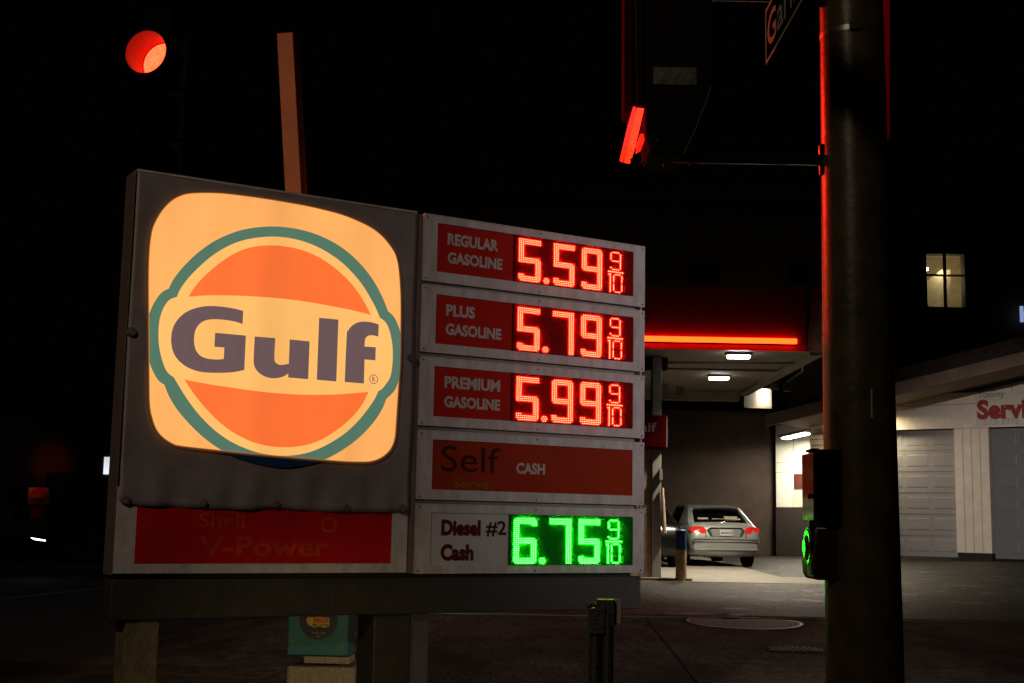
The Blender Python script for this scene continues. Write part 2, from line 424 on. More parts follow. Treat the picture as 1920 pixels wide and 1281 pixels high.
# left panel frame below the banner + divider
hem = [q2(x, y) for x, y in ((125, 728), (168, 735), (240, 757), (480, 765), (590, 772), (750, 780), (900, 780), (1010, 768), (1250, 790), (1400, 792), (1600, 794), (1772, 797))]
mb = MB()
zh = min(p[1] for p in hem)
S.box(mb, sL, sD, zB+.003, zh+.12, -.045, -.006); mb.build('lower_frame', M['frame'], root, .004)
lp = [q2(237, 750), q2(1693, 780), q2(1685, 1087), q2(220, 1087)]
mb = MB(); S.box(mb, (lp[0][0]+lp[3][0])/2, (lp[1][0]+lp[2][0])/2, lp[3][1], max(lp[0][1], lp[1][1])+.02, -.0055, -.002)
lo = mb.build('lower_panel', M['red_lower'], root)
mb = MB()
a, b = q2(590, 790), q2(850, 885); wall_text(mb, S, 'Shell', a[0], b[1], b[0], a[1]-.005, .0, .02)
mb.build('ghost_lettering', M['ghost'], lo, fix=False); mb = MB()
a, b = q2(1285, 820), q2(1380, 915); wall_text(mb, S, 'O', a[0], b[1], b[0], a[1], .0, .02)
mb.build('ghost_lettering', M['ghost'], lo, fix=False); mb = MB()
a, b = q2(590, 930), q2(1330, 1050); wall_text(mb, S, 'V-Power', a[0], b[1], b[0], a[1], .0, .03)
mb.build('ghost_lettering', M['ghost'], lo, fix=False)
mb = MB(); S.box(mb, sD+.004, sP-.004, zB, zT-.004, -.049, -.02); mb.build('divider', M['trim'], root)
# the banner: a slightly rippled sheet with its hem, from the top to the scalloped hem line
def hem_z(s):
    for (a, za), (b, zb) in zip(hem, hem[1:]):
        if s <= b: return za+(zb-za)*max(0, (s-a))/(b-a)
    return hem[-1][1]
mb = MB(); NX, NZ = 80, 60; grid = []
lit_px = [q1(*p) for p in ((298, 900), (296, 700), (300, 540), (312, 430), (330, 370), (370, 300), (420, 245), (470, 215), (520, 200), (600, 195), (700, 197), (800, 207), (900, 220), (1000, 235), (1100, 252), (1200, 270), (1300, 293), (1400, 320), (1500, 360), (1580, 403), (1640, 455), (1690, 522), (1710, 570), (1722, 640), (1730, 750), (1732, 850), (1731, 980), (1727, 1180))] \
    + [q2(*p) for p in ((1716, 60), (1708, 200), (1702, 340), (1690, 400), (1665, 445), (1620, 482), (1560, 503), (1480, 505), (1400, 502), (1300, 494), (1100, 478), (900, 460), (700, 440), (480, 415), (430, 400), (380, 368), (340, 320), (315, 250), (303, 180), (300, 40))]
ls = [p[0] for p in lit_px]; lz = [p[1] for p in lit_px]
ls0, ls1, lz0, lz1 = min(ls), max(ls), min(lz), max(lz)
for i in range(NX+1):
    s = sL+.003+(sD-sL-.006)*i/NX; zb = hem_z(s)
    col = []
    for j in range(NZ+1):
        z = zb+(zT-.002-zb)*j/NZ
        e = max(ls0-s, s-ls1, lz0-z, z-lz1)     # distance outside the taut middle
        amp = .006*sst(0, .12, e)
        r = amp*(math.sin(s*9+z*4)+.7*math.sin(s*21-z*6+1)) + .004*sst(0, .2, lz0-z-.05)*math.sin(s*34)
        col.append((s, z, .004+r+.006*sst(0, .2, e)))
    grid.append(col)
for i in range(NX):
    for j in range(NZ):
        mb.poly([S.pt(*grid[i][j]), S.pt(*grid[i+1][j]), S.pt(*grid[i+1][j+1]), S.pt(*grid[i][j+1])], 0, True)
banner = mb.build('banner', M['tarp'], root, fix=True)
banner.modifiers.new('thick', 'SOLIDIFY').thickness = .002
mb = MB()
S.box(mb, sL+.002, sD-.002, zT-.008, zT+.006, -.03, .012); mb.build('top_rail', M['frame'], root, .002)
for q in (q2(168, 725), q2(608, 745), q2(1022, 748), q2(1425, 772), q2(1745, 775), q1(200, 985), q1(1800, 1135)):
    mb = MB(); mb.tube(S.pt(q[0], q[1], .006), S.pt(q[0], q[1], .028), .03, .022, 14); mb.build('bolt', M['iron'], banner)

# logo
ring_o = [q1(*p) for p in ((408, 740), (430, 695), (470, 640), (520, 585), (580, 530), (650, 480), (720, 443), (800, 412), (880, 394), (960, 386), (1040, 386), (1120, 395), (1200, 413), (1280, 441), (1350, 476), (1420, 522), (1480, 575), (1540, 642), (1590, 715), (1630, 792), (1660, 868), (1690, 895), (1710, 930), (1727, 975), (1738, 1040), (1740, 1110), (1735, 1180), (1724, 1250))] \
    + [q2(*p) for p in ((1710, 75), (1690, 110), (1650, 148), (1630, 200), (1590, 265), (1540, 325), (1480, 382), (1400, 440), (1310, 490), (1240, 515), (1170, 531), (1090, 538), (1010, 535), (930, 522), (850, 500), (770, 470), (700, 435), (640, 395), (580, 345), (520, 285), (460, 215), (410, 135), (383, 68), (350, 45), (325, 5))] \
    + [q1(*p) for p in ((303, 1175), (291, 1110), (284, 1020), (288, 930), (302, 870), (325, 820), (355, 775), (385, 750))]
ring_i = [q1(*p) for p in ((455, 787), (475, 742), (520, 680), (580, 618), (640, 565), (710, 517), (780, 482), (850, 460), (930, 447), (1010, 443), (1090, 450), (1170, 468), (1250, 498), (1320, 536), (1390, 585), (1450, 642), (1510, 713), (1555, 785), (1590, 850), (1613, 905), (1645, 930), (1665, 970), (1680, 1030), (1687, 1100), (1684, 1180), (1672, 1245))] \
    + [q2(*p) for p in ((1650, 60), (1625, 92), (1605, 103), (1580, 155), (1530, 225), (1480, 284), (1420, 340), (1350, 388), (1270, 430), (1190, 458), (1100, 472), (1010, 470), (920, 455), (840, 428), (760, 390), (680, 335), (610, 270), (550, 200), (490, 113), (455, 55), (437, 25))] \
    + [q1(*p) for p in ((400, 1215), (375, 1160), (357, 1090), (350, 1020), (353, 940), (365, 885), (385, 838), (415, 802))]
def smooth(loop, k=3, keep=()):
    """Catmull-Rom through the points of a closed outline; corners in keep stay sharp"""
    n = len(loop); out = []
    for i in range(n):
        p0, p1, p2, p3 = [loop[(i+j) % n] for j in (-1, 0, 1, 2)]
        if i in keep: p0 = p1
        if (i+1) % n in keep: p3 = p2
        for t in range(k):
            u = t/k
            out.append(tuple(.5*(2*b+(-a+c)*u+(2*a-5*b+4*c-d)*u*u+(-a+3*b-3*c+d)*u**3) for a, b, c, d in zip(p0, p1, p2, p3)))
    return out
lit = smooth(lit_px)
ro = smooth(ring_o, 3, (0, 20, 30, 50)); ri = smooth(ring_i, 3, (0, 19, 28, 46))
def inwards(a, b, p): return (b[0]-a[0])*(p[1]-a[1])-(b[1]-a[1])*(p[0]-a[0])
area = sum(a[0]*b[1]-b[0]*a[1] for a, b in zip(lit, lit[1:]+lit[:1]))
# convex hull of the lit outline for clipping
hp = sorted(set(lit))
def half(ps):
    h = []
    for p in ps:
        while len(h) > 1 and inwards(h[-2], h[-1], p) <= 0: h.pop()
        h.append(p)
    return h[:-1]
hull = half(hp)+half(hp[::-1])
def clip(poly):
    for a, b in zip(hull, hull[1:]+hull[:1]):
        out = []
        for p, q in zip(poly, poly[1:]+poly[:1]):
            dp, dq = inwards(a, b, p), inwards(a, b, q)
            if dp >= 0: out.append(p)
            if dp*dq < 0:
                t = dp/(dp-dq); out.append((p[0]+(q[0]-p[0])*t, p[1]+(q[1]-p[1])*t))
        poly = out
        if len(poly) < 3: return []
    return poly
def flat(mb, loops, off, clipped=False):
    allp = [p for lo_ in loops for p in lo_]
    for t in tessellate_polygon([[Vector((p[0], p[1], 0)) for p in lo_] for lo_ in loops]):
        pl = [allp[i] for i in t]
        if clipped: pl = clip(pl)
        if len(pl) >= 3: mb.poly([S.pt(p[0], p[1], off) for p in pl])
    return mb
L0 = .024
flat(MB(), [ro, ri], L0-.003).build('logo_ring_unlit', M['navy'], banner, fix=False)
cxh = sum(p[0] for p in hull)/len(hull); czh = sum(p[1] for p in hull)/len(hull)
def grow(d):
    out = []
    for i, p in enumerate(hull):
        a_, b_ = hull[i-1], hull[(i+1) % len(hull)]; tx, tz = b_[0]-a_[0], b_[1]-a_[1]; L_ = math.hypot(tx, tz); out.append((p[0]+tz/L_*d, p[1]-tx/L_*d))
    return out
mb = MB()
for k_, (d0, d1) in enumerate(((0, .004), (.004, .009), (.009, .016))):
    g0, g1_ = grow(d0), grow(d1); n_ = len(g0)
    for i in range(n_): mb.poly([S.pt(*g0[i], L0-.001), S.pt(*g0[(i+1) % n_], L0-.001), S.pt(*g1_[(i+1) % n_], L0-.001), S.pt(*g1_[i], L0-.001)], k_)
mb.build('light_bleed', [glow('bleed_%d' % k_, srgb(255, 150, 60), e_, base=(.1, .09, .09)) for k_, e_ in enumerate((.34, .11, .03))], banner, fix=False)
flat(MB(), [hull], L0).build('lit_window', M['logo_cream'], banner, fix=False)
logo = flat(MB(), [ro, ri], L0+.003, True).build('logo_ring', M['logo_green'], root, fix=False)
flat(MB(), [ri], L0+.002, True).build('logo_disc', M['logo_band'], logo, fix=False)
ot = smooth([q1(*p) for p in ((520, 787), (560, 725), (620, 660), (690, 600), (760, 552), (830, 518), (910, 498), (1000, 493), (1080, 500), (1160, 517), (1240, 548), (1310, 588), (1380, 642), (1440, 700), (1490, 763), (1530, 828), (1562, 890), (1450, 862), (1300, 833), (1150, 808), (1000, 792), (850, 782), (700, 778), (600, 780))], 3, (0, 16))
ob = smooth([q2(*p) for p in ((497, 38), (620, 62), (750, 82), (900, 103), (1050, 118), (1200, 125), (1350, 123), (1450, 117), (1548, 108), (1515, 175), (1470, 235), (1410, 293), (1340, 345), (1270, 385), (1190, 412), (1100, 424), (1010, 422), (920, 405), (840, 375), (760, 330), (690, 275), (630, 215), (570, 145), (530, 90))], 3, (0, 8))
flat(MB(), [ot], L0+.005).build('orange_segment', M['logo_orange'], logo, fix=False)
flat(MB(), [ob], L0+.005).build('orange_segment', M['logo_orange'], logo, fix=False)
G = smooth([g1(*p) for p in ((1237, 283), (1130, 255), (1000, 235), (850, 224), (740, 233), (640, 258), (560, 293), (490, 345), (430, 415), (390, 500), (373, 600), (378, 700), (403, 790), (455, 870), (530, 935), (620, 983), (740, 1015), (880, 1025), (1050, 1022), (1160, 1010), (1250, 990), (1268, 578), (900, 545), (890, 712), (1010, 722), (1003, 858), (930, 865), (830, 858), (750, 835), (700, 798), (665, 740), (648, 660), (650, 580), (668, 505), (710, 443), (770, 403), (850, 385), (950, 385), (1060, 397), (1150, 415), (1229, 440))], 3, (0, 20, 21, 22, 23, 24, 25, 40))
U_ = smooth([g2(*p) for p in ((207, 432), (438, 450), (428, 680), (445, 725), (480, 748), (520, 750), (590, 738), (600, 465), (823, 487), (807, 912), (583, 892), (583, 848), (530, 880), (470, 897), (400, 900), (330, 885), (265, 848), (220, 800), (197, 740), (196, 660))], 3, (0, 1, 6, 7, 8, 9, 10, 11))
Lx = [g2(*p) for p in ((930, 222), (1147, 243), (1123, 937), (904, 918))]
Fx = smooth([g2(*p) for p in ((1240, 420), (1255, 370), (1285, 325), (1335, 287), (1390, 268), (1450, 265), (1530, 275), (1600, 298), (1595, 435), (1540, 420), (1490, 422), (1460, 440), (1445, 475), (1440, 545), (1566, 552), (1562, 700), (1440, 690), (1433, 960), (1217, 942))], 3, (7, 8, 13, 14, 15, 16, 17, 18))
for nm, lp_ in (('letter', G), ('letter', U_), ('letter', Lx), ('letter', Fx)):
    flat(MB(), [lp_], L0+.005).build(nm, M['logo_letter'], logo, fix=False)
mb = MB(); cc = g2(1542, 911)
rr = abs(g2(1542, 858)[1]-cc[1]); c_o = [(cc[0]+rr*math.cos(t*math.pi/16), cc[1]+rr*math.sin(t*math.pi/16)) for t in range(32)]
c_i = [(cc[0]+rr*.84*math.cos(t*math.pi/16), cc[1]+rr*.84*math.sin(t*math.pi/16)) for t in range(32)]
flat(mb, [c_o, c_i], L0+.005)
wall_text(mb, S, 'R', cc[0]-rr*.33, cc[1]-rr*.48, cc[0]+rr*.4, cc[1]+rr*.48, L0+.005, .02)
mb.build('registered_mark', M['logo_letter'], logo, fix=False)

# price panels
SEG = {'5': 'abfgcde'.replace('b', '').replace('e', ''), '9': 'abcdfg', '7': 'abc', '6': 'afgedc', '0': 'abcdef'}
SEG['5'] = 'afgcd'
def dots(ch, W=12, H=23, T=3):
    m = (H-T)//2; on = set()
    seg = {'a': [(c, r) for c in range(W) for r in range(T)], 'd': [(c, r) for c in range(W) for r in range(H-T, H)],
           'g': [(c, r) for c in range(W) for r in range(m, m+T)],
           'f': [(c, r) for c in range(T) for r in range(0, m+T-1)], 'b': [(c, r) for c in range(W-T, W) for r in range(0, m+T-1)],
           'e': [(c, r) for c in range(T) for r in range(m+1, H)], 'c': [(c, r) for c in range(W-T, W) for r in range(m+1, H)]}
    for s_ in SEG[ch]: on |= set(seg[s_])
    # rounded corners where two strokes turn
    if 'b' in SEG[ch] and 'a' in SEG[ch] and ch != '7': on -= {(W-1, 0)}
    if ch in '960': on -= {(0, 0)} if T > 1 or True else set()
    if 'c' in SEG[ch] and 'd' in SEG[ch]: on -= {(W-1, H-1)}
    if ch in '60': on -= {(0, H-1)}
    if ch in '5': on -= {(W-1, m)}
    if ch == '6': on -= {(W-1, m)}; on |= {(W-1-k, T) for k in range(T)} | {(W-1-k, T-1) for k in range(T)}; on -= {(W-1, 0)}
    if ch == '9': on -= {(0, m+T-1)}
    if ch in '59': on -= {(0, H-1)}; on |= {(k, H-T-1) for k in range(T)}
    return on
def led(mb, s, z, r, off=.0045):
    r *= .9
    n = 6; k = len(mb.v)
    for rad, o in ((r, off), (r*.6, off+.007)):
        for i in range(n):
            t = 2*math.pi*(i+.5)/n; mb.v.append(S.pt(s+rad*math.cos(t), z+rad*math.sin(t), o))
    for i in range(n):
        j = (i+1) % n; mb.f.append((k+i, k+j, k+n+j, k+n+i)); mb.mi.append(1); mb.sm.append(False)
    mb.f.append(tuple(k+n+i for i in range(n))); mb.mi.append(0); mb.sm.append(False)

sx = lambda px, py: S.hit(px, py, .008)[0]
DIG = [(sx(973.5, 490), sx(1012.2, 495)), (sx(1039, 500), sx(1075.6, 505)), (sx(1091.7, 508), sx(1127.4, 512))]
DOT = sx(1025, 528); SM = (sx(1145.3, 490), sx(1163, 493)); BAR = (sx(1141, 513), sx(1167, 517)); ONE = sx(1143, 535); ZERO = (sx(1150.3, 535), sx(1165.5, 537))
LEDL = S.hit(954.5, 1010)[0]
panels = [
 ('RG', [(794.5, 398), (786.5, 524.7), (1208.6, 464), (1208.6, 576.4)], [(820.5, 417), (819.7, 508.7), (1186.9, 473.4), (1186.9, 556.5)], '559'),
 ('PG', [(786.5, 532), (785, 659.5), (1208.6, 583), (1208, 696.4)], [(818.4, 551.2), (816.3, 643.6), (1186.9, 595.6), (1186.9, 680)], '579'),
 ('PR', [(785, 667.5), (780.6, 798.5), (1208.6, 705), (1207.6, 820.8)], [(814.3, 686.2), (813.2, 780.3), (1186, 718.5), (1186, 804.4)], '599'),
 ('SC', [(780.6, 806.4), (777.9, 937.6), (1207.6, 829.4), (1207.6, 946)], [(811.5, 823.6), (809.8, 917.7), (1186, 844.2), (1186, 929.7)], None),
 ('DC', [(778, 944.5), (777, 1076), (1207.6, 954.8), (1207.6, 1074)], [(808, 960), (807, 1060), (1186, 970.3), (1186, 1059.6)], '675')]
for key, fr, ins, price in panels:
    A = [S.hit(*p) for p in fr]; B = [S.hit(*p) for p in ins]
    z1 = (A[0][1]+A[2][1])/2; z0 = (A[1][1]+A[3][1])/2
    i1 = (B[0][1]+B[2][1])/2; i0 = (B[1][1]+B[3][1])/2; a0 = (B[0][0]+B[1][0])/2; a1 = (B[2][0]+B[3][0])/2
    green = key == 'DC'
    mb = MB()                      # four-sided frame round the recessed face
    for b_ in ((sP, a0, z0, z1), (a1, sR, z0, z1), (a0, a1, z0, i0), (a0, a1, i1, z1)):
        S.box(mb, *b_, -.045, .0)
    for b_ in ((sP, sR, z1-.006, z1+.001),): S.box(mb, *b_, -.04, .003)
    panel = mb.build('price_panel', M['frame'], root, .0)
    for s_ in (sP+.022, (sP+sR)/2, sR-.022):
        for z_ in (z0+.018, z1-.022):
            m_ = MB(); m_.tube(S.pt(s_, z_, .0), S.pt(s_, z_, .004), .0075, .005, 10); m_.build('screw', M['iron'], panel)
    lx = LEDL if price else a1
    mb = MB(); S.box(mb, a0, lx, i0, i1, -.04, -.008); mb.build('label_face', {'DC': M['white_face'], 'SC': M['red_dull']}.get(key, M['red_face']), panel)
    if price:
        mb = MB(); S.box(mb, LEDL+.001, a1, i0, i1, -.04, .0035); mb.build('display_board', M['board_g' if green else 'board_r'], panel)
        h = i1-i0; t_, b_ = i1-.085*h, i0+.045*h
        def grid_of(on, s0, s1, zt, zb, W, H, r=.0052):
            m_ = MB()
            for c, r_ in on: led(m_, s0+(s1-s0)*c/(W-1), zt-(zt-zb)*r_/(H-1), r)
            return m_
        mats = [M['led_g_core'], M['led_g_side']] if green else [M['led_r_core'], M['led_r_side']]
        for ch, (s0, s1) in zip(price, DIG):
            grid_of(dots(ch), s0, s1, t_, b_, 12, 23).build('led_digit', mats, panel, fix=False)
        ph = (DIG[0][1]-DIG[0][0])/11; pv = (t_-b_)/22
        m_ = MB()
        for c, r_ in ((-.5, 1.7), (.5, 1.7), (-1, .85), (0, .85), (1, .85), (-.5, 0), (.5, 0)): led(m_, DOT-.004+c*ph*1.25, b_+r_*pv*1.25, .006)
        m_.build('led_decimal_point', mats, panel, fix=False)
        zt2 = t_; zm = b_+(t_-b_)*.545
        grid_of(dots('9', 6, 11, 1), SM[0], SM[1], t_, zm+.006, 6, 11, .0058).build('led_digit', mats, panel, fix=False)
        m_ = MB()
        for k in range(8): led(m_, BAR[0]+(BAR[1]-BAR[0])*k/7, zm-.012, .0062)
        m_.build('led_bar', mats, panel, fix=False)
        m_ = MB(); zo = zm-.03
        for k in range(11): led(m_, ONE+.004, zo-(zo-b_)*k/10, .0058)
        led(m_, ONE-.008, zo-.004, .0058)
        m_.build('led_digit', mats, panel, fix=False)
        grid_of(dots('0', 5, 11, 1), ZERO[0], ZERO[1], zo, b_, 5, 11, .0058).build('led_digit', mats, panel, fix=False)
        mb = MB(); P = S.pt
        mb.poly([P(LEDL+.002, i0+.001, .022), P(a1-.001, i0+.001, .022), P(a1-.001, i1-.001, .022), P(LEDL+.002, i1-.001, .022)])
        mb.build('halo_cover', M['cover_g' if green else 'cover_r'], panel, fix=False)  # added sheet that spreads the LED light into a halo
    def put(txt, f, x0, y0, x1, y1, mt, bold=.02, nm='lettering'):
        a, b = f(x0, y0), f(x1, y1); wall_text(MB(), S, txt, a[0], b[1], b[0], a[1], -.006, bold)
        m_ = MB(); wall_text(m_, S, txt, a[0], b[1], b[0], a[1], -.005, bold); m_.build(nm, M[mt], panel, fix=False)
    if key == 'RG': put('REGULAR', c3, 303, 213, 660, 348, 'letter_w', .042); put('GASOLINE', c3, 303, 345, 688, 478, 'letter_w', .042)
    if key == 'PG': put('PLUS', c3, 292, 715, 495, 822, 'letter_w', .042); put('GASOLINE', c3, 288, 850, 680, 972, 'letter_w', .042)
    if key == 'PR': put('PREMIUM', c4, 217, 72, 519, 162, 'letter_w', .042); put('GASOLINE', c4, 215, 180, 519, 264, 'letter_w', .042)
    if key == 'SC':
        put('CASH', c4, 608, 545, 764, 613, 'letter_w', .042); put('Self', c4, 200, 450, 515, 605, 'letter_black', .0); put('Serve', c4, 265, 630, 458, 692, 'letter_olive', .02)
    if key == 'DC':
        put('Diesel', c4, 200, 856, 412, 947, 'letter_dk', .05); put('#2', c4, 443, 862, 552, 950, 'letter_black', .02); put('Cash', c4, 195, 990, 373, 1082, 'letter_dk', .05)
# small hinge stubs in the gaps on the right edge
for p in ((1203, 580), (1203, 701), (1203, 825), (1203, 950), (1203, 1079)):
    q = S.hit(*p); mb = MB(); mb.tube(S.pt(q[0], q[1]-.02, -.012), S.pt(q[0], q[1]+.02, -.012), .009); mb.build('hinge', M['frame'], root)
# beam and posts
bz = (S.hit(1205, 1143)[1]+S.hit(215, 1163)[1])/2
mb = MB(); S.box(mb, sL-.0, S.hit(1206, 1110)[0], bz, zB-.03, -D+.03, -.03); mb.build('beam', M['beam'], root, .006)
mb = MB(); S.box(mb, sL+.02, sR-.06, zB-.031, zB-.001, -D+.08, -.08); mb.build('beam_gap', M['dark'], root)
def post(px0, px1, depth, mt, side=None, off=-.06):
    a = S.hit(px0, 1220, off)[0]; b = S.hit(px1, 1220, off)[0]
    mb = MB(); S.box(mb, a, b, gz(0, 8)-.15, bz-.001, off-depth, off); return mb.build('post', mt, root, .008)
post(233, 297, .22, M['stone'])
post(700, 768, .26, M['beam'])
a = S.hit(769, 1220, -.1)[0]; b = S.hit(803, 1220, -.1)[0]
mb = MB(); S.box(mb, a, b, gz(0, 8)-.15, bz-.001, -.3, -.1); mb.build('post', M['post_grey'], root, .006)

# red-brown mast fixed to the back of the cabinet
pY = 8.72
A = at_y(556, 365, pY); T = at_y(540, 67, pY); wd = 36/F*pY/2
lean = (T-A)/(T.z-A.z); lo_ = A+lean*(zB+.3-A.z)
mb = MB(); ca, sa = math.cos(-.25), math.sin(-.25)
hx = Vector((ca, sa, 0))*wd*.92; hy = Vector((-sa, ca, 0))*.06
mb.hexa([lo_-hx-hy, lo_+hx-hy, lo_+hx+hy, lo_-hx+hy, T-hx-hy, T+hx-hy, T+hx+hy, T-hx+hy])
mb.build('mast', M['red_brown'], root, .006)

# ------------------------------------------------------------------ signal pole in the right foreground
PY = 5.05
pa = at_y(1624, 1281, PY); pb = at_y(1592, 0, PY)
base_p = pa + (pa-pb)/(pa.z-pb.z)*(pa.z+.0) ; base_p.z = 0
axis = (pb-pa)/(pb.z-pa.z)
axis = Vector((axis.x*.3, 0, 1))
base_p = Vector((at_y(1612, 800, PY).x - axis.x*1.9, PY, 0))
pole = empty('signal_pole', base_p, 'thick dark round steel pole at right, lit red and green along its left edge', 'pole')
mb = MB(); mb.tube(base_p, base_p+axis*6.5, .152, .104, 48); mb.build('shaft', M['pole'], pole)
mb = MB(); mb.tube(base_p, base_p+Vector((0, 0, .03)), .26, .26, 24); mb.tube(base_p+Vector((0, 0, .03)), base_p+Vector((0, 0, .12)), .19, .17, 24); mb.build('base_flange', M['pole'], pole)
# bright nick, its glint put into a pale sliver
for (px, py, h) in ((1634, 757, .055),):
    q = at_y(px, py, PY-.137); mb = MB(); mb.obox(q, (.003, 0, 0), (0, .004, 0), (.0005, 0, h)); mb.build('nick_glint', M['whitewall'], pole)
for z_ in (1.02, 3.55):
    c_ = base_p+axis*z_; rr_ = .152-.048*z_/6.5+.002
    mb = MB(); mb.tube(c_, c_+axis*.022, rr_, rr_, 48); mb.obox(c_+Vector((-.02, -rr_-.004, .011)), (.022, 0, 0), (0, .006, 0), (0, 0, .014)); mb.build('steel_band', M['rim'], pole)
mb = MB(); c_ = base_p+axis*.55; mb.obox(c_+Vector((.02, -.142, 0)), (.05, 0, 0), (0, .012, 0), (0, 0, .09)); mb.build('hand_hole_cover', M['pole'], pole, .006)
def ppx(x, y, Y=PY): return at_y(x, y, Y)
mb = MB()
q0 = ppx(1300, 296, PY); q1_ = Vector((base_p.x-.08, PY, q0.z)); mb.path([Vector((q0.x-.1, PY, q0.z)), q1_], .022)
mb.build('bracket_arm', M['blackgloss'], pole)
mb = MB(); zz = ppx(1400, -6, PY).z; mb.path([Vector((ppx(1250, 0).x, PY, zz)), Vector((base_p.x-.08, PY, zz))], .02); mb.build('bracket_arm', M['blackgloss'], pole)
mb = MB(); mb.tube(Vector((base_p.x-.118, PY, q0.z-.06)), Vector((base_p.x-.118, PY, q0.z+.06)), .03); mb.build('clamp', M['blackgloss'], pole)

# pedestrian signal on the left of the pole (seen from behind its shoulder)
ps = empty('pedestrian_signal', ppx(1260, 300), 'black pedestrian signal hanging left of the big pole with its lamp edge glowing red and a red glow painted on its visor', 'traffic signal')
def P5(x, y, Y=PY): return at_y(x, y, Y)
mb = MB()
hl = [P5(1203, -70), P5(1205, 262), P5(1213, 300), P5(1275, 305), P5(1296, 262), P5(1316, 210), P5(1326, 180), P5(1326, -70)]
hl = [Vector((p.x, PY-.12, p.z)) for p in hl]
mb.prism(hl, (0, .26, 0)); mb.build('housing', mat('housing_black', (.010, .009, .008), .8, spec=.02), ps, .012)
mb = MB(); rim = [P5(1275, 303), P5(1295, 262), P5(1315, 210), P5(1324, 180)]; mb.path([Vector((p.x, PY-.122, p.z)) for p in rim], .003); mb.build('edge_highlight', M['pipe'], ps)  # highlight along the housing edge, put in as a paler tube
mb = MB(); mb.box(P5(1232, 0).x, P5(1300, 0).x, PY-.126, PY-.121, P5(1250, 240).z, P5(1250, 200).z); mb.build('access_door', M['black'], ps, .004)
mb = MB(); a = P5(1225, 126, PY-.125); b = P5(1306, 160, PY-.125); mb.box(a.x, b.x, PY-.128, PY-.1225, b.z, a.z); mb.build('sticker', M['sticker'], ps)
mb = MB(); mb.box(P5(1221, 165).x, P5(1306, 165).x, PY-.127, PY-.121, P5(1221, 176).z, P5(1221, 169).z); mb.build('door_seam', M['black'], ps)
def slab(pts, y0, y1): return MB().prism([Vector((P5(x, y).x, y0, P5(x, y).z)) for x, y in pts], (0, y1-y0, 0))
slab([(1190, 217), (1203, 218), (1186, 292), (1175, 290)], PY-.10, PY+.12).build('lamp_face', M['redlens'], ps, .001)
slab([(1183, 214), (1189, 216), (1173, 290), (1166, 287)], PY-.10, PY+.12).build('visor_inner_glow', M['visor_glow'], ps, .001)  # visor inside; the lamp light on it is painted as emission
slab([(1198, 258), (1210, 258), (1206, 270), (1196, 276)], PY-.05, PY+.10).build('visor_tab_glow', M['visor_glow'], ps, .001)
slab([(1170, -40), (1178, -60), (1184, -60), (1184, 214), (1170, 214)], PY-.02, PY+.12).build('visor', mat('visor_red_spill', (.03, .002, .002), .8, spec=.02), ps, .002)  # red spill light put into the visor's base colour
slab([(1186, -60), (1202, -60), (1202, 213), (1190, 213)], PY-.11, PY+.12).build('back_shell', M['black'], ps, .004)
for x, y in ((1185, 300), (1205, 305), (1246, 310), (1294, 307), (1234, 265), (1283, 262)):
    mb = MB(); q = P5(x, y, PY-.13); mb.ball(q, .008); mb.build('bolt', M['blackgloss'], ps)

# second head, right of and behind the pole
YB = PY+.28
p2 = empty('rear_signal_head', at_y(1700, 250, YB), 'dark signal head behind the right side of the big pole with a red glow painted on its visor edge', 'traffic signal')
mb = MB(); loop = [at_y(x, y, YB) for x, y in ((1668, -70), (1668, 250), (1690, 245), (1722, 208), (1746, 172), (1752, 140), (1747, -70))]
mb.prism([Vector((p.x, YB, p.z)) for p in loop], (0, .25, 0)); mb.build('housing', mat('head_olive', (.009, .008, .004), .7, spec=.1), p2, .01)
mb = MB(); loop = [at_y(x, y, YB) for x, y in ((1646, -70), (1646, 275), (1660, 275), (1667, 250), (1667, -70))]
mb.prism([Vector((p.x, YB-.02, p.z)) for p in loop], (0, .2, 0)); mb.build('visor_edge_glow', glow('rear_visor_glow', (1, .01, .004), .045, .3, 6, (.05, .01, .01)), p2, .01)  # red light on the visor edge, painted as dim emission
mb = MB(); mb.tube(Vector((base_p.x+.05, PY+.1, at_y(1650, 150, PY).z)), Vector((base_p.x+.2, YB+.05, at_y(1650, 150, PY).z)), .025); mb.build('bracket', M['black'], p2)

# street name sign above
xs = at_y(1438, 60, 5.0).x
W2 = Wall((xs, 5.02), (xs+.004, 4.0))
W2.n = Vector((-1, 0, 0))
z0 = at_y(1440, 122, 5.0).z; z1 = z0+.235
sg = empty('street_name_sign', Vector((xs, 4.5, z0)), 'dark street name sign reading Garfield in red lit letters, hanging left of the big pole', 'street sign')
mb = MB()
def flatx(mb, pts, x0, x1): mb.prism([Vector((x0, 5.02-s, z)) for s, z in pts], (x1-x0, 0, 0)); return mb
flatx(mb, [(0, z0), (.92, z0), (.94, z0+.02), (.94, z1-.02), (.92, z1), (.02, z1), (0, z1-.02)], xs, xs+.004).build('plate', M['sign_green'], sg)
mb = MB()
for s0, s1, a, b in ((.006, .934, z0+.004, z0+.016), (.006, .934, z1-.016, z1-.004), (.006, .014, z0+.016, z1-.016), (.926, .934, z0+.016, z1-.016)):
    flatx(mb, [(s0, a), (s1, a), (s1, b), (s0, b)], xs-.003, xs-.001)
mb.build('border', M['sign_letter'], sg)
mb = MB(); vs, fs = text_shape('Garfield', .012); k = len(mb.v)
mb.v += [Vector((xs-.003, 5.02-.045-a*.83, z0+.05+b*.135)) for a, b in vs]
for f in fs: mb.f.append(tuple(k+i for i in f)); mb.mi.append(0); mb.sm.append(False)
mb.build('lettering', M['sign_letter'], sg, fix=False)
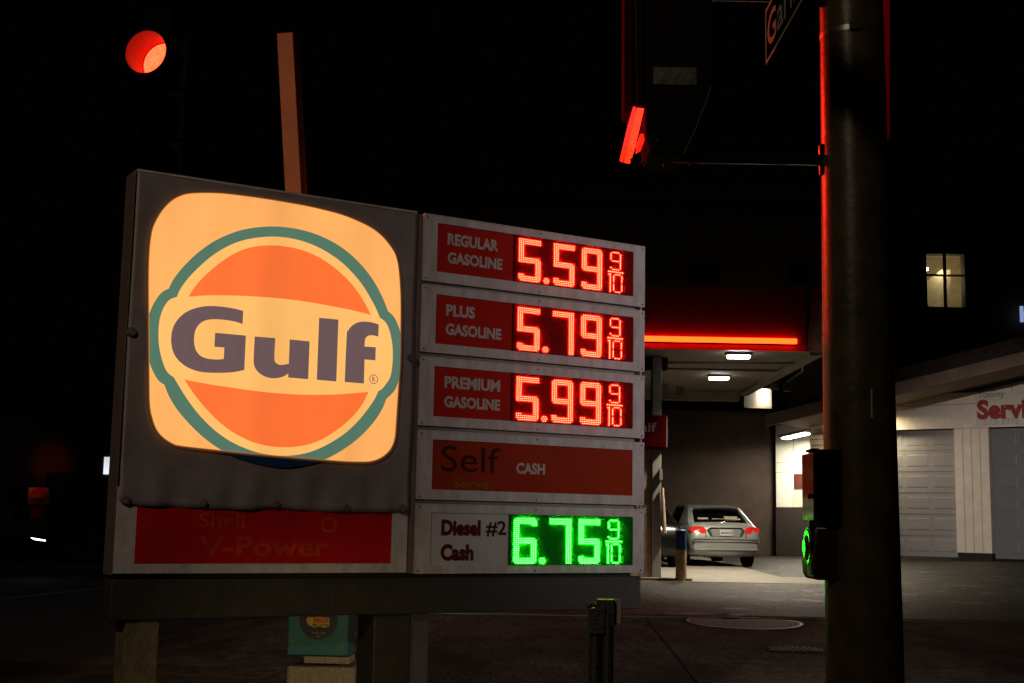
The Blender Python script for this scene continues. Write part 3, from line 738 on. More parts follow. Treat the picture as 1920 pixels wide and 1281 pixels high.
mb = MB(); mb.tube((xs, 4.9, z1+.03), (xs, 4.2, z1+.03), .012); mb.tube((xs, 4.9, z1), (xs, 4.9, z1+.03), .01); mb.tube((xs, 4.2, z1), (xs, 4.2, z1+.03), .01)
mb.tube((xs, 4.9, z1+.03), (base_p.x-.06, PY, z1+.03), .014)
mb.build('hanger', M['black'], sg)

# push button station
pc = empty('crossing_button_placard', ppx(1530, 900), 'narrow crossing placard case on the left of the pole, above the round button', 'placard')
Yf = PY
def QX(px, py, Y=Yf): return at_y(px, py, Y)
def side_box(px0, px1, py0, py1, y0, y1, r=0):
    a = QX(px0, py0); b = QX(px1, py1); return MB().box(a.x, b.x, y0, y1, b.z, a.z)
side_box(1526, 1572, 845, 990, PY-.10, PY+.10).build('case', M['black'], pc, .004)
n_ = Vector((-1, -.62, 0)).normalized()
def slant_plate(px0, px1, py0, py1, Yn, Yf_):
    """vertical plate from near edge (px1 at depth Yn) to far edge (px0 at depth Yf_)"""
    a = at_y(px1, (py0+py1)/2, Yn); b = at_y(px0, (py0+py1)/2, Yf_)
    z1 = at_y(px1, py0, Yn).z; z0 = at_y(px1, py1, Yn).z
    d = (b-a); d.z = 0; nrm = Vector((-d.y, d.x, 0)).normalized()*.004
    a = Vector((a.x, a.y, 0)); b = Vector((b.x, b.y, 0)); Z = Vector((0, 0, 1))
    return MB().hexa([a+Z*z0, b+Z*z0, b-nrm+Z*z0, a-nrm+Z*z0, a+Z*z1, b+Z*z1, b-nrm+Z*z1, a-nrm+Z*z1])
slant_plate(1504, 1525, 848, 976, PY-.10, PY+.10).build('face_plate', M['plate_yellow'], pc, .002)
slant_plate(1506, 1524, 925, 935, PY-.103, PY+.097).build('symbol_strip', M['black'], pc, .0)
side_box(1513, 1526, 843, 848, PY-.09, PY+.02).build('top_cap', M['pumpred'], pc, .002)
pbn = empty('crossing_button', ppx(1535, 1040), 'round crossing push button housing on the pole, its face glowing green', 'push button')
mb = MB(); loop = [QX(x, y) for x, y in ((1522, 992), (1572, 992), (1572, 1086), (1520, 1086), (1514, 1075), (1512, 1055))]
mb.prism([Vector((p.x, PY-.085, p.z)) for p in loop], (0, .17, 0)); mb.build('housing', mat('button_case', (.05, .012, .008), .5), pbn, .008)
cb = QX(1517, 1027); ax = Vector((-1, .03, 0)).normalized()
mb = MB(); mb.tube(cb+Vector((.02, 0, 0)), cb+ax*.006, .082, .078, 32); mb.build('bezel', M['blackgloss'], pbn)
mb = MB(); mb.tube(cb+ax*.007, cb+ax*.010, .068, .066, 32); mb.build('ring_face', M['mirror'], pbn)
mb = MB(); mb.tube(cb+ax*.010, cb+ax*.014, .05, .046, 24); mb.build('button', M['iron'], pbn)
mb = MB(); mb.tube(cb+ax*.014, cb+ax*.020, .034, .03, 24); mb.build('button_cap', M['mirror'], pbn)
slant_plate(1513, 1526, 1056, 1082, PY-.086, PY-.01).build('lower_plate', M['mirror'], pbn, .002)

# ------------------------------------------------------------------ red traffic light, upper left
TY = 8.8; TC = at_y(273, 97, TY); vr = 43/F*TY*1.0
th = R_(13); av = Vector((math.sin(th), math.cos(th), 0)); sv = Vector((av.y, -av.x, 0)); Z = Vector((0, 0, 1))
tr_ = empty('traffic_light', TC+av*.3-Z*1.0, 'black traffic light with its round red lamp lit, above and left of the price sign', 'traffic light')
def ringz(mb, c0, c1, r0, r1, n=40, mi=0):
    k = len(mb.v)
    for c, r in ((c0, r0), (c1, r1)):
        for i in range(n):
            t = 2*math.pi*i/n; mb.v.append(c+sv*(r*math.cos(t))+Z*(r*math.sin(t)))
    for i in range(n):
        j = (i+1) % n; mb.f.append((k+i, k+j, k+n+j, k+n+i)); mb.mi.append(mi); mb.sm.append(True)
    return mb
LC = TC+av*.25
mb = MB(); ringz(mb, TC, LC, vr*1.0, vr*1.0); mb.build('visor', mat('visor_inside', (.22, .003, .002), .5, spec=.15), tr_)  # red lamp light put into the base colour of a black visor
mb = MB(); ringz(mb, TC, LC, vr*1.03, vr*1.03); ringz(mb, TC, TC, vr*1.03, vr*1.0); mb.build('visor_shell', M['black'], tr_)
mb = MB(); k = 24
for i in range(5):
    r0, r1 = vr*.97*i/5, vr*.97*(i+1)/5
    ringz(mb, LC-av*(.02*(1-(i/5)**2)), LC-av*(.02*(1-((i+1)/5)**2)), max(r0, .0005), r1, 40)
def lens_mat():
    m = bpy.data.materials.new('red_signal_lens'); m.use_nodes = True
    n = m.node_tree.nodes; l = m.node_tree.links; b = n['Principled BSDF']
    b.inputs['Base Color'].default_value = (.3, .02, .02, 1); b.inputs['Roughness'].default_value = .3
    tc = n.new('ShaderNodeTexCoord'); v = n.new('ShaderNodeTexVoronoi'); v.inputs['Scale'].default_value = 95
    l.new(tc.outputs['Object'], v.inputs['Vector']); cr = n.new('ShaderNodeValToRGB')
    cr.color_ramp.elements[0].color = (1, .07, .022, 1); cr.color_ramp.elements[1].color = (1, .03, .010, 1)
    cr.color_ramp.elements[0].position = .1; cr.color_ramp.elements[1].position = .7
    l.new(v.outputs['Distance'], cr.inputs[0]); l.new(cr.outputs[0], b.inputs['Emission Color']); b.inputs['Emission Strength'].default_value = 7
    return m
mb.build('red_lamp', lens_mat(), tr_)
mb = MB(); ringz(mb, LC+av*.002, LC+av*.001, vr*1.06, .86*vr); mb.build('lens_gasket', M['black'], tr_)
for k in range(3):
    c = LC+av*.12-Z*(vr*2.45*k)
    mb = MB(); mb.obox(c, sv*vr*1.2, av*.11, Z*vr*1.2); mb.build('housing', M['black'], tr_, .015)
    if k:
        mb = MB(); cc_ = c-av*.11
        ringz(mb, cc_-av*.24, cc_, vr, vr); ringz(mb, cc_-av*.24, cc_, vr*1.03, vr*1.03); mb.build('visor', M['black'], tr_)
        mb = MB(); ringz(mb, cc_-av*.02, cc_-av*.002, .001, vr*.96); mb.build('dark_lens', mat('dark_lens', (.003, .002, .002), .9, spec=.0), tr_)
mp = empty('mast_pole', Vector((TC.x+.1, TY+.45, 0)), 'dim grey steel post behind the red traffic light', 'pole')
q = at_y(300, 20, TY+.45)
mb = MB(); mb.obox(Vector((q.x, TY+.55, 6.0)), (.09, 0, 0), (0, .09, 0), (0, 0, 1.02)); mb.build('arm_drop', mat('mast_grey', (.007, .006, .005), .9, spec=0), mp, .01)
mb = MB(); mb.tube((q.x, TY+.55, 7.05), (q.x-6, TY+.8, 7.25), .09); mb.build('mast_arm', M['black'], mp)

# ------------------------------------------------------------------ things under the sign
# lottery display on concrete blocks
lY = 10.4
lb = at_y(600, 1250, lY)
lt = empty('lottery_display', Vector((lb.x, lY, gz(lb.x, lY))), 'teal lottery display with a dark disc and yellow red logo under the sign', 'display')
W3 = Wall((at_y(543, 1200, lY).x, lY), (at_y(543, 1200, lY).x+1, lY-.05))
def w3(x, y): return W3.hit(500+x/7.955, 1120+y/7.955)
a, b = w3(352, -300), w3(1205, 880)
mb = MB(); W3.box(mb, a[0], b[0], b[1], a[1], -.30, 0); mb.build('panel', M['teal'], lt, .006)
c = w3(775, 340); rad = (w3(1060, 340)[0]-w3(490, 340)[0])/2
mb = MB(); mb.tube(W3.pt(c[0], c[1], .001), W3.pt(c[0], c[1], .004), rad, rad, 48)
disc = mb.build('disc', mat('disc_black', (.012, .014, .02), .5), lt)
mb = MB(); W3.shape(mb, [w3(*p) for p in ((590, 330), (620, 295), (700, 300), (760, 290), (830, 295), (935, 310), (940, 400), (925, 440), (850, 455), (810, 435), (700, 448), (640, 420), (605, 380))], .005, .008); mb.build('logo_shape', M['yellow'], disc)
mb = MB(); a, b = w3(705, 300), w3(930, 385); wall_text(mb, W3, 'MEGA', a[0], b[1], b[0], a[1], .010, .04); mb.build('lettering', M['lred'], disc, fix=False)
mb = MB(); a, b = w3(690, 392), w3(925, 435); wall_text(mb, W3, 'MILLIONS', a[0], b[1], b[0], a[1], .010, .03); mb.build('lettering', M['ink'], disc, fix=False)
mb = MB(); a, b = w3(668, 515), w3(885, 550); wall_text(mb, W3, 'TUES. -FRI.', a[0], b[1], b[0], a[1], .006, .02)
a, b = w3(745, 565), w3(800, 600); wall_text(mb, W3, '69', a[0], b[1], b[0], a[1], .006, .02); mb.build('lettering', M['letter_w'], disc, fix=False)
mb = MB()
a, b = w3(352, 620), w3(418, 760); wall_text(mb, W3, 'S', a[0], b[1], b[0], a[1], .003, .0)
a, b = w3(1115, 705), w3(1170, 775); wall_text(mb, W3, '$', a[0], b[1], b[0], a[1], .003, .0); mb.build('ornament', mat('orn', (.2, .17, .03), .6), lt, fix=False)
b1 = empty('small_concrete_block', at_y(600, 1246, lY), 'pale concrete block right under the teal lottery display', 'block')
a, b = w3(540, 884), w3(1180, 1005)
mb = MB(); W3.box(mb, a[0], b[0]+.02, b[1], a[1], -.30, -.03); mb.build('block', M['block'], b1, .008)
b2 = empty('big_concrete_block', at_y(600, 1280, lY), 'wide rough concrete block at the bottom edge, below the smaller block', 'block')
a, b = w3(310, 1015), w3(1300, 1360)
mb = MB(); 
u = Vector((1, -.05, 0)).normalized()
W3.box(mb, a[0], b[0], gz(lb.x, lY)-.05, a[1]-.002, -.44, .03); mb.build('block', M['block'], b2, .02)
# standpipe group with a small box
sY = 7.3
sb = at_y(1130, 1200, sY)
sp = empty('standpipe', Vector((sb.x, sY, gz(sb.x, sY))), 'cluster of black pipes with a small pale box, in front of the sign beam', 'pipes')
def sqx(x, y): return at_y(x, y, sY)
mb = MB()
for x, r in ((1116, .034), (1139, .034)):
    q = sqx(x, 1180); mb.tube((q.x, sY, gz(q.x, sY)-.05), (q.x, sY, sqx(x, 1150).z), r, r)
mb.build('pipe', M['pipe_green'], sp)
mb = MB(); q = sqx(1115, 1150); mb.obox(q+Vector((.01, 0, -.04)), (.045, 0, 0), (0, .05, 0), (0, 0, .07))
mb.ball(sqx(1106, 1136), .018); mb.ball(sqx(1118, 1134), .016); mb.ball(sqx(1132, 1145), .018); mb.build('valve_body', M['pipe_green'], sp, .01)
mb = MB(); a = sqx(1120, 1124); b = sqx(1151, 1172); mb.box(a.x, b.x, sY-.03, sY+.10, b.z, a.z); bx_ = mb.build('meter_box', M['pipe_green'], sp, .004)  # dark colour stands in for the box's unlit front
mb = MB(); c_ = sqx(1165, 1124); mb.box(b.x+.001, c_.x, sY+.01, sY+.12, b.z, a.z); mb.build('box_lit_side', M['box_lit'], bx_, .003)  # lit right side of the box, put in as a paler slab

# ------------------------------------------------------------------ forecourt canopy
cyf = EY; 
cl = at_y(1209, 656, cyf); cr_ = at_y(1547, 657, cyf)
cz = (cl.z+cr_.z)/2; cyb = EY+8.2
zs1 = at_y(1300, 644, cyf).z; zbar0 = at_y(1300, 642, cyf).z; zbar1 = at_y(1300, 632.5, cyf).z; zf1 = at_y(1300, 537, cyf).z
print('canopy', cl, cr_, 'h', cz-gz(2, cyf), 'car lot z', gz(4, 31))
cx0, cx1 = -1.6, cr_.x
can = empty('canopy', Vector((3, EY+4, cz)), 'flat forecourt canopy with dark red fascia and glowing orange-red bar', 'canopy')
mb = MB(); xr = at_y(1512, 640, cyf).x
mb.box(cx0, xr, cyf, cyf+.15, zs1+.003, zf1); mb.build('fascia', M['canopy_red'], can)
mb = MB(); mb.box(cx0, xr, cyf, cyf+.15, cz, zs1); mb.build('fascia_strip', M['canopy_strip'], can)
xb = at_y(1493, 637, cyf).x
mb = MB(); mb.box(cx0, xb, cyf-.07, cyf-.01, zbar0, zbar1); mb.build('light_bar', M['neon'], can, .01)
mb = MB(); mb.box(cx0, xb+.03, cyf-.03, cyf-.002, zbar0-.012, zbar0-.003); mb.build('bar_bracket', M['dark'], can)
mb = MB(); p = [Vector((xr+.003, cyf+.01, cz)), Vector((cx1, cyf+.01, cz)), Vector((cx1, cyf+.01, zf1+.02)), Vector((xr+.14, cyf+.01, zf1+.02))]
mb.prism(p, (0, .3, 0)); mb.build('end_panel', M['brick'], can)
mb = MB(); mb.box(cx0, cx1, cyf+.16, cyb, cz+.02, cz+.35); mb.build('ceiling', M['canopy_ceil'], can)
mb = MB(); mb.box(cx1-.25, cx1, cyf+.16, cyb, cz-.06, cz+.018); mb.box(cx0, cx1-.26, cyb-.35, cyb, cz-.22, cz+.018); mb.box(cx0, cx1-.26, cyf+3.2, cyf+3.32, cz-.02, cz+.018)
mb.build('ceiling_beam', mat('beam_cream', (.17, .15, .11), .7), can)
def cpt(px, py, dz=.0):
    d = ray(px, py); t = (cz+dz-CH)/d.z; return EYE+d*t
mb = MB(); mb.path([cpt(1209, 680, -.04), cpt(1490, 681, -.04), cpt(1504, 686, -.04), cpt(1504, 696, -.04), cpt(1475, 716, -.04)], .025); mb.build('conduit', M['pipe'], can)
mb = MB(); a = cpt(1209, 672); b = cpt(1252, 672); mb.box(a.x-.3, b.x, a.y-.1, a.y+.25, cz-.22, cz+.01); mb.build('sign_back', M['pumpred'], can)
for x, y in ((1245, 722), (1275, 726), (1452, 715), (1476, 718)):
    mb = MB(); q = cpt(x, y); mb.obox(q-Vector((0, 0, .1)), (.08, 0, 0), (0, .08, 0), (0, 0, .1)); mb.build('camera_box', M['pipe'], can)
for k, (x, y, wpx) in enumerate(((1385, 669, 23), (1348, 709.5, 18))):
    q = cpt(x, y, -.05); hw = .21
    L_ = empty('canopy_light', q, ('wide bright white lamp under the canopy, nearer the glowing bar', 'smaller looking bright white lamp under the canopy, nearer the rear beam')[k], 'light', 'lamps under the canopy')
    mb = MB(); mb.box(q.x-hw-.03, q.x+hw+.03, q.y-.14, q.y+.14, q.z+.02, q.z+.068); mb.build('housing', M['pumpw'], L_)
    mb = MB(); mb.box(q.x-hw, q.x+hw, q.y-.10, q.y+.10, q.z-.03, q.z+.018); mb.build('diffuser', M['lamp'], L_, .01)
    ld = bpy.data.lights.new('canopy_lamp', 'SPOT'); ld.spot_size = R_(122); ld.spot_blend = .8; ld.shadow_soft_size = .18; ld.energy = 1750; ld.color = (1, .86, .66)
    lo2 = bpy.data.objects.new('lamp_light', ld); link(lo2); lo2.parent = L_; lo2.location = (0, 0, -.05)

# pump island: column, topper, dispenser, hose
cY = EY+1.2
c0 = at_y(1218, 1070, cY)
pu = empty('fuel_pump', Vector((c0.x-.3, cY, gz(c0.x, cY))), 'fuel pump column with red topper box, partly hidden behind the price sign', 'fuel pump')
zb_ = gz(c0.x, cY)
mb = MB(); a = at_y(1223, 850, cY); b = at_y(1240, 850, cY); mb.box(a.x, b.x, cY, cY+.35, zb_, cz); 
mb.build('column', M['pumpw'], pu, .01)
mb = MB(); a2 = at_y(1180, 850, cY+.05); mb.box(a2.x, a.x-.004, cY+.05, cY+.3, zb_, at_y(1220, 840, cY).z); mb.build('body', M['brick'], pu, .01)
mb = MB(); a = at_y(1150, 777, cY-.3); b = at_y(1250, 840, cY-.3); mb.box(a.x, b.x, cY-.3, cY+.5, b.z, a.z); tp = mb.build('topper', M['pumpred'], pu, .02)
W4 = Wall((a.x, cY-.3), (a.x+1, cY-.3)); mb = MB()
t0 = W4.hit(1176, 809); t1 = W4.hit(1231, 793); wall_text(mb, W4, 'Gulf', t0[0], t0[1], t1[0], t1[1], .004, .02); mb.build('lettering', mat('faded_letter', (.14, .09, .08), .8), tp, fix=False)
mb = MB(); mb.box(b.x+.001, b.x+.02, cY-.28, cY+.45, b.z+.02, a.z-.02); mb.build('topper_edge', M['pumpw'], tp)
mb = MB(); e = lambda x, y: at_y(x, y, cY-.05)
mb.tube(e(1242, 915), e(1246, 1000), .03, .045); mb.build('hose', M['hose'], pu)
mb = MB(); mb.box(e(1239, 0).x, e(1244, 0).x, cY-.1, cY+.05, e(1240, 900).z, e(1240, 880).z); mb.build('nozzle_hook', M['pumpw'], pu)
# base kerb
mb = MB(); a = at_y(1205, 1088, EY+.2); b = at_y(1298, 1088, EY+.2)
mb.box(a.x-1.5, b.x, EY+.15, EY+.45, gz(2.5, EY), gz(2.5, EY)+.06); tag(mb.build('island_kerb', M['trim'], None, .02), 'low dark kerb strip on the concrete beside the blue-topped bollard', 'kerb')
# bollard
bp = ghit(1277, 1090); bt = at_y(1277, 993, bp.y)
bo = empty('bollard', bp, 'round bollard, blue upper half and worn beige lower half, in front of the silver car', 'bollard')
br_ = 10/F*bp.y; zm = at_y(1277, 1031, bp.y).z
mb = MB(); mb.tube(bp-Vector((0, 0, .05)), Vector((bp.x, bp.y, zm)), br_, br_, 20); mb.build('lower_sleeve', M['beige'], bo)
mb = MB(); mb.tube(Vector((bp.x, bp.y, zm)), Vector((bp.x, bp.y, bt.z-.02)), br_*1.02, br_*1.02, 20); mb.tube(Vector((bp.x, bp.y, bt.z-.02)), Vector((bp.x, bp.y, bt.z)), br_*1.02, br_*.8, 20); mb.build('upper_sleeve', M['blue'], bo)

# ------------------------------------------------------------------ cars
def car(root, paint, glassm, rear=True):
    """car in its own space: +y forward, rear bumper at y=0, x across; returns nothing"""
    def loft(stations, mt, name, caps=True, sm=True):
        mb = MB(); n = len(stations[0][1])
        rings = []
        for y, prof in stations:
            ring = [Vector((x, y, z)) for x, z in prof]+[Vector((-x, y, z)) for x, z in reversed(prof)]
            rings.append(ring)
        k = 2*n
        for a, b in zip(rings, rings[1:]):
            for i in range(k):
                j = (i+1) % k; mb.poly([a[i], a[j], b[j], b[i]], 0, sm)
        if caps:
            mb.poly(rings[0]); mb.poly(rings[-1])
        return mb
    def lower(y, hw, zb, zt, bulge=.04):
        # half profile from bottom to shoulder to deck centre
        return (y, [(hw*.90, zb), (hw*.97, zb+.10), (hw, zb+(zt-zb)*.45), (hw*.985, zb+(zt-zb)*.72), (hw*.93, zt-.03), (hw*.80, zt), (hw*.4, zt+.015), (.001, zt+.02)])
    st = [lower(.0, .74, .36, .66), lower(.03, .80, .28, .78), lower(.10, .86, .24, .93), lower(.22, .885, .22, 1.02), lower(.6, .895, .22, 1.06), lower(1.2, .90, .2, 1.03), lower(2.2, .90, .2, .98), lower(3.2, .895, .2, .96), lower(3.9, .86, .22, .86), lower(4.3, .78, .25, .74), lower(4.45, .66, .3, .6)]
    mb = loft(st, paint, 'body')
    # local to world
    return mb, loft
def make_car(root_name, loc, yaw, label, full=True):
    rt = empty(root_name, loc, label, 'car'); ca, sa = math.cos(yaw), math.sin(yaw)
    def X(v): return Vector((loc.x+v.x*ca-v.y*sa, loc.y+v.x*sa+v.y*ca, loc.z+v.z))
    def fin(mb, name, mt, parent=rt, bevel=0, fix=True):
        mb.v = [X(v) for v in mb.v]; return mb.build(name, mt, parent, bevel, fix)
    paint = M['carpaint'] if full else M['darkpaint']
    mb, loft = car(rt, paint, M['carglass'])
    body = fin(mb, 'body', paint)
    md = body.modifiers.new('sub', 'SUBSURF'); md.levels = 1; md.render_levels = 2
    def gh(y, hw_b, hw_t, zb, zt):
        return (y, [(hw_b, zb), (hw_b-(hw_b-hw_t)*.5, zb+(zt-zb)*.5), (hw_t, zt-.03), (hw_t*.8, zt), (.001, zt+.01)])
    cab = loft([gh(.50, .74, .70, 1.0, 1.06), gh(.80, .76, .64, 1.0, 1.25), gh(1.12, .78, .60, 1.0, 1.42), gh(1.7, .79, .60, 1.0, 1.475), gh(2.3, .79, .59, .98, 1.46), gh(2.8, .77, .57, .96, 1.36), gh(3.4, .74, .64, .95, 1.0)], None, '')
    fin(cab, 'cabin', M['carglass'])
    # roof skin and pillars, proud of the cabin
    rf = loft([(1.10, [(.615, 1.395), (.60, 1.425), (.48, 1.437), (.001, 1.445)]), (1.4, [(.63, 1.43), (.61, 1.465), (.48, 1.478), (.001, 1.486)]), (1.8, [(.63, 1.44), (.61, 1.478), (.48, 1.49), (.001, 1.5)]), (2.3, [(.62, 1.43), (.60, 1.465), (.48, 1.478), (.001, 1.487)]), (2.6, [(.61, 1.37), (.59, 1.40), (.46, 1.42), (.001, 1.43)])], None, '')
    fin(rf, 'roof', paint)
    for s in (-1, 1):
        mb = MB(); mb.hexa([Vector(p) for p in ((s*.82, .42, 1.0), (s*.66, .42, 1.02), (s*.70, 1.3, 1.0), (s*.83, 1.35, 1.0), (s*.655, 1.08, 1.41), (s*.565, 1.05, 1.425), (s*.57, 1.3, 1.44), (s*.655, 1.4, 1.42))]); fin(mb, 'pillar', paint, rt, .02)
    if full:
        mb = MB(); mb.poly([(-.60, .565, 1.085), (.60, .565, 1.085), (.53, 1.04, 1.395), (-.53, 1.04, 1.395)])
        o = fin(mb, 'rear_window', glass('rear_glass', (.5, .5, .5), .8))
        for v in o.data.vertices: v.co.z += .012
        # things on the parcel shelf
        mb = MB()
        for x, wv, hv in ((-.40, .13, .05), (-.02, .16, .03), (.30, .16, .09), (.48, .06, .04)):
            mb.box(x-wv, x+wv, .60, .85, 1.085, 1.085+hv+.03)
        fin(mb, 'shelf_items', M['paper'], rt, .015)
        # trunk lid seam + recess + plate + lamps
        Y0 = -.012
        mb = MB(); rec = [(-.47, .985-.10), (-.40, .95), (.38, .95), (.46, .90), (.40, .70), (.34, .67), (-.34, .67), (-.41, .70)]
        mb.prism([Vector((x, .045-.12*(z-.8) if False else .012, z)) for x, z in [(-.46, .88), (-.38, .925), (.38, .925), (.46, .88), (.38, .69), (-.38, .69)]], (0, .09, 0)); fin(mb, 'plate_recess', mat('recess', (.07, .075, .07), .45, .3), rt, .012)
        mb = MB(); mb.prism([Vector((x, .004, z)) for x, z in [(-.38, .865), (-.34, .895), (.34, .895), (.38, .865), (.33, .715), (-.33, .715)]], (0, .02, 0)); fin(mb, 'recess_panel', paint, rt, .004)
        mb = MB(); mb.box(-.39, .39, -.004, .05, .905, .93); fin(mb, 'trunk_handle', M['darkpaint'], rt, .006)
        mb = MB(); mb.box(-.155, .155, -.012, .011, .74, .88); pf = fin(mb, 'plate', M['plate'], rt, .004)
        W5 = Wall((X(Vector((-.155, 0, 0))).x, X(Vector((-.155, 0, 0))).y), (X(Vector((.155, 0, 0))).x, X(Vector((.155, 0, 0))).y))
        mb = MB(); wall_text(mb, W5, '6NNW127', .025, loc.z+.775, .285, loc.z+.835, .016, .02); mb.build('plate_text', M['ink'], rt, fix=False)
        mb = MB(); mb.prism([Vector((x, .015, z)) for x, z in ((-.16, .735), (.16, .735), (.16, .72), (-.16, .72))], (0, .02, 0)); fin(mb, 'plate_frame', M['black'], rt)
        for s in (-1, 1):
            mb = MB(); pts = [(.46, .885), (.52, .955), (.62, .985), (.74, .985), (.82, .96), (.855, .90), (.82, .83), (.70, .815), (.56, .825), (.49, .85)]
            loop = [Vector((s*x, .02 if x < .6 else .02+(x-.6)*.34, z-.03)) for x, z in pts]
            mb.prism(loop, (0, .14, 0)); tl_ = fin(mb, 'tail_lamp', M['tail'], rt, .012)
            mb = MB(); loop = [Vector((s*x, .012 if x < .6 else .012+(x-.6)*.34, z-.03)) for x, z in ((.64, .89), (.67, .905), (.70, .90), (.68, .88))]
            mb.prism(loop, (0, .01, 0)); fin(mb, 'lens_insert', mat('lamp_insert', (.8, .5, .45), .15), tl_, .0)
        mb = MB(); mb.box(-.80, .80, -.02, .16, .40, .425); mb.box(-.82, .82, -.018, .16, .60, .612); fin(mb, 'bumper_crease', paint, rt, .008)
        mb = MB()
        for s in (-1, 1): mb.box(s*.50-.003, s*.50+.003, .0, .05, .66, .80)
        mb.box(-.80, .80, -.006, .05, .648, .655); fin(mb, 'panel_gap', M['black'], rt)
        mb = MB(); mb.tube(Vector((-.03, .32, 1.06)), Vector((.03, .30, 1.06)), .02); fin(mb, 'badge', M['mirror'], rt)
        mb = MB(); mb.tube(Vector((0, 1.5, 1.48)), Vector((0, 1.42, 1.54)), .018, .008); fin(mb, 'antenna', M['rim'], rt)
    for s in (-1, 1):
        for y in (.95, 3.6):
            mb = MB(); mb.tube(Vector((s*.70, y, .31)), Vector((s*.90, y, .31)), .31, .31, 28); wh = fin(mb, 'wheel', M['tyre'], rt, .02)
            mb = MB(); mb.tube(Vector((s*.90, y, .31)), Vector((s*.908, y, .31)), .19, .17, 20); fin(mb, 'rim', M['rim'], wh)
    return rt
cp = ghit(1350, 1062); cp.y = min(cp.y, 31.5)
cpos = at_y(1362, 1062, cp.y); cpos.z = gz(cpos.x, cp.y)
print('car at', cpos, 'ground hit', cp)
make_car('silver_car', cpos, R_(7), 'silver sedan seen from behind, parked under the canopy beside the dark wall')
dp = at_y(1216, 1055, cp.y-1.0); dp.z = gz(dp.x, dp.y)
make_car('dark_car', dp, R_(6), 'dark glossy car between the fuel pump and the silver sedan', False)

# ------------------------------------------------------------------ office building at the back
BY = 41.0
BW = Wall((-2, BY), (40, BY))
ob_ = empty('office_building', Vector((10, BY, .5)), 'large unlit dark building in the background with one warm lit window', 'building')
wl = BW.hit(1735, 475); wr = BW.hit(1811.5, 578)
s0, s1, z1, z0 = wl[0], wr[0], wl[1], wr[1]; top = BW.hit(1400, 404)[1]; sE = 40
mb = MB()
for b_ in ((0, s0, 0, top), (s1, sE, 0, top+.6), (s0, s1, 0, z0), (s0, s1, z1, top)): BW.box(mb, *b_, -.4, 0)
mb.build('facade', M['dkwall'], ob_)
mb = MB(); BW.box(mb, 0, sE, top+.7 if False else top+.62, top+.9, -.6, .15); mb.build('parapet', M['dkwall'], ob_)
mb = MB(); sm_ = s0+(s1-s0)*.49; zm_ = z1-(z1-z0)*.40
for b_ in ((s0-.04, s0+.02, z0-.04, z1+.04), (s1-.02, s1+.04, z0-.04, z1+.04), (s0+.02, s1-.02, z0-.04, z0+.02), (s0+.02, s1-.02, z1-.02, z1+.04), (sm_-.035, sm_+.035, z0+.02, z1-.02)): BW.box(mb, *b_, -.1, .03)
BW.box(mb, s0+.02, sm_-.036, zm_-.025, zm_+.025, -.1, .03); BW.box(mb, sm_+.036, s1-.02, zm_-.025, zm_+.025, -.1, .03)
wf = mb.build('lit_window', M['dark'], ob_)
mb = MB(); mb.poly([BW.pt(s0, z0, -.05), BW.pt(s1, z0, -.05), BW.pt(s1, z1, -.05), BW.pt(s0, z1, -.05)]); mb.build('pane', glass('office_glass', (.95, .95, .9), .93), wf, fix=False)
mb = MB()
rs0, rs1, rz0, rz1, rd = s0-1.2, s1+1.2, z0-.8, z1+.5, -3.2
P = BW.pt
mb.poly([P(rs0, rz0, rd), P(rs1, rz0, rd), P(rs1, rz1, rd), P(rs0, rz1, rd)])
mb.poly([P(rs0, rz0, -.41), P(rs0, rz0, rd), P(rs0, rz1, rd), P(rs0, rz1, -.41)]); mb.poly([P(rs1, rz0, -.41), P(rs1, rz0, rd), P(rs1, rz1, rd), P(rs1, rz1, -.41)])
mb.poly([P(rs0, rz1, -.41), P(rs1, rz1, -.41), P(rs1, rz1, rd), P(rs0, rz1, rd)]); mb.poly([P(rs0, rz0, -.41), P(rs1, rz0, -.41), P(rs1, rz0, rd), P(rs0, rz0, rd)])
mb.build('room', M['win_wall'], ob_)
BD = Wall((-2, BY+1.6), (40, BY+1.6))
def bdp(x, y): q_ = BD.hit(x, y); return BD.pt(*q_)
mb = MB(); mb.prism([bdp(*p) for p in ((1700, 600), (1774, 600), (1774, 506), (1764, 506), (1735, 531), (1700, 561))], (0, .1, 0)); mb.build('stair_wall', mat('stair_wall', (.72, .62, .42), .8), ob_)
mb = MB(); mb.prism([bdp(*p) for p in ((1775, 600), (1782, 600), (1782, 506), (1775, 506))], (0, .1, 0)); mb.build('wall_end', mat('wall_end', (.6, .5, .33), .8), ob_)
q_ = bdp(1737.5, 505); mb = MB(); mb.tube(q_, q_+Vector((0, -.04, 0)), .05); mb.build('spot_lamp', M['lamp'], ob_)
for loc_, en in ((bdp(1766, 512)+Vector((0, -.28, .05)), 11), (bdp(1800, 520)+Vector((0, .8, 0)), 4.5), (bdp(1760, 545)+Vector((0, -.9, 0)), 5)):
    ld = bpy.data.lights.new('room_lamp', 'POINT'); ld.energy = en; ld.color = (1, .84, .55); ld.shadow_soft_size = .08
    lo2 = bpy.data.objects.new('room_light', ld); link(lo2); lo2.parent = ob_; lo2.location = loc_-ob_.location
pl = MB()
for k in range(14):
    t = R_(random.uniform(20, 160)); L = random.uniform(.15, .32); c_ = P(s0+.12, z0+.0, -.3); tip = c_+Vector((math.cos(t)*L, 0, math.sin(t)*L*.7)); pl.poly([c_, c_+Vector((.02, .05, .05)), tip, c_+Vector((-.03, .03, .06))])
tag(pl.build('window_plant', M['plant'], None, fix=False), 'small green plant in the lower left corner of the lit office window', 'plant')
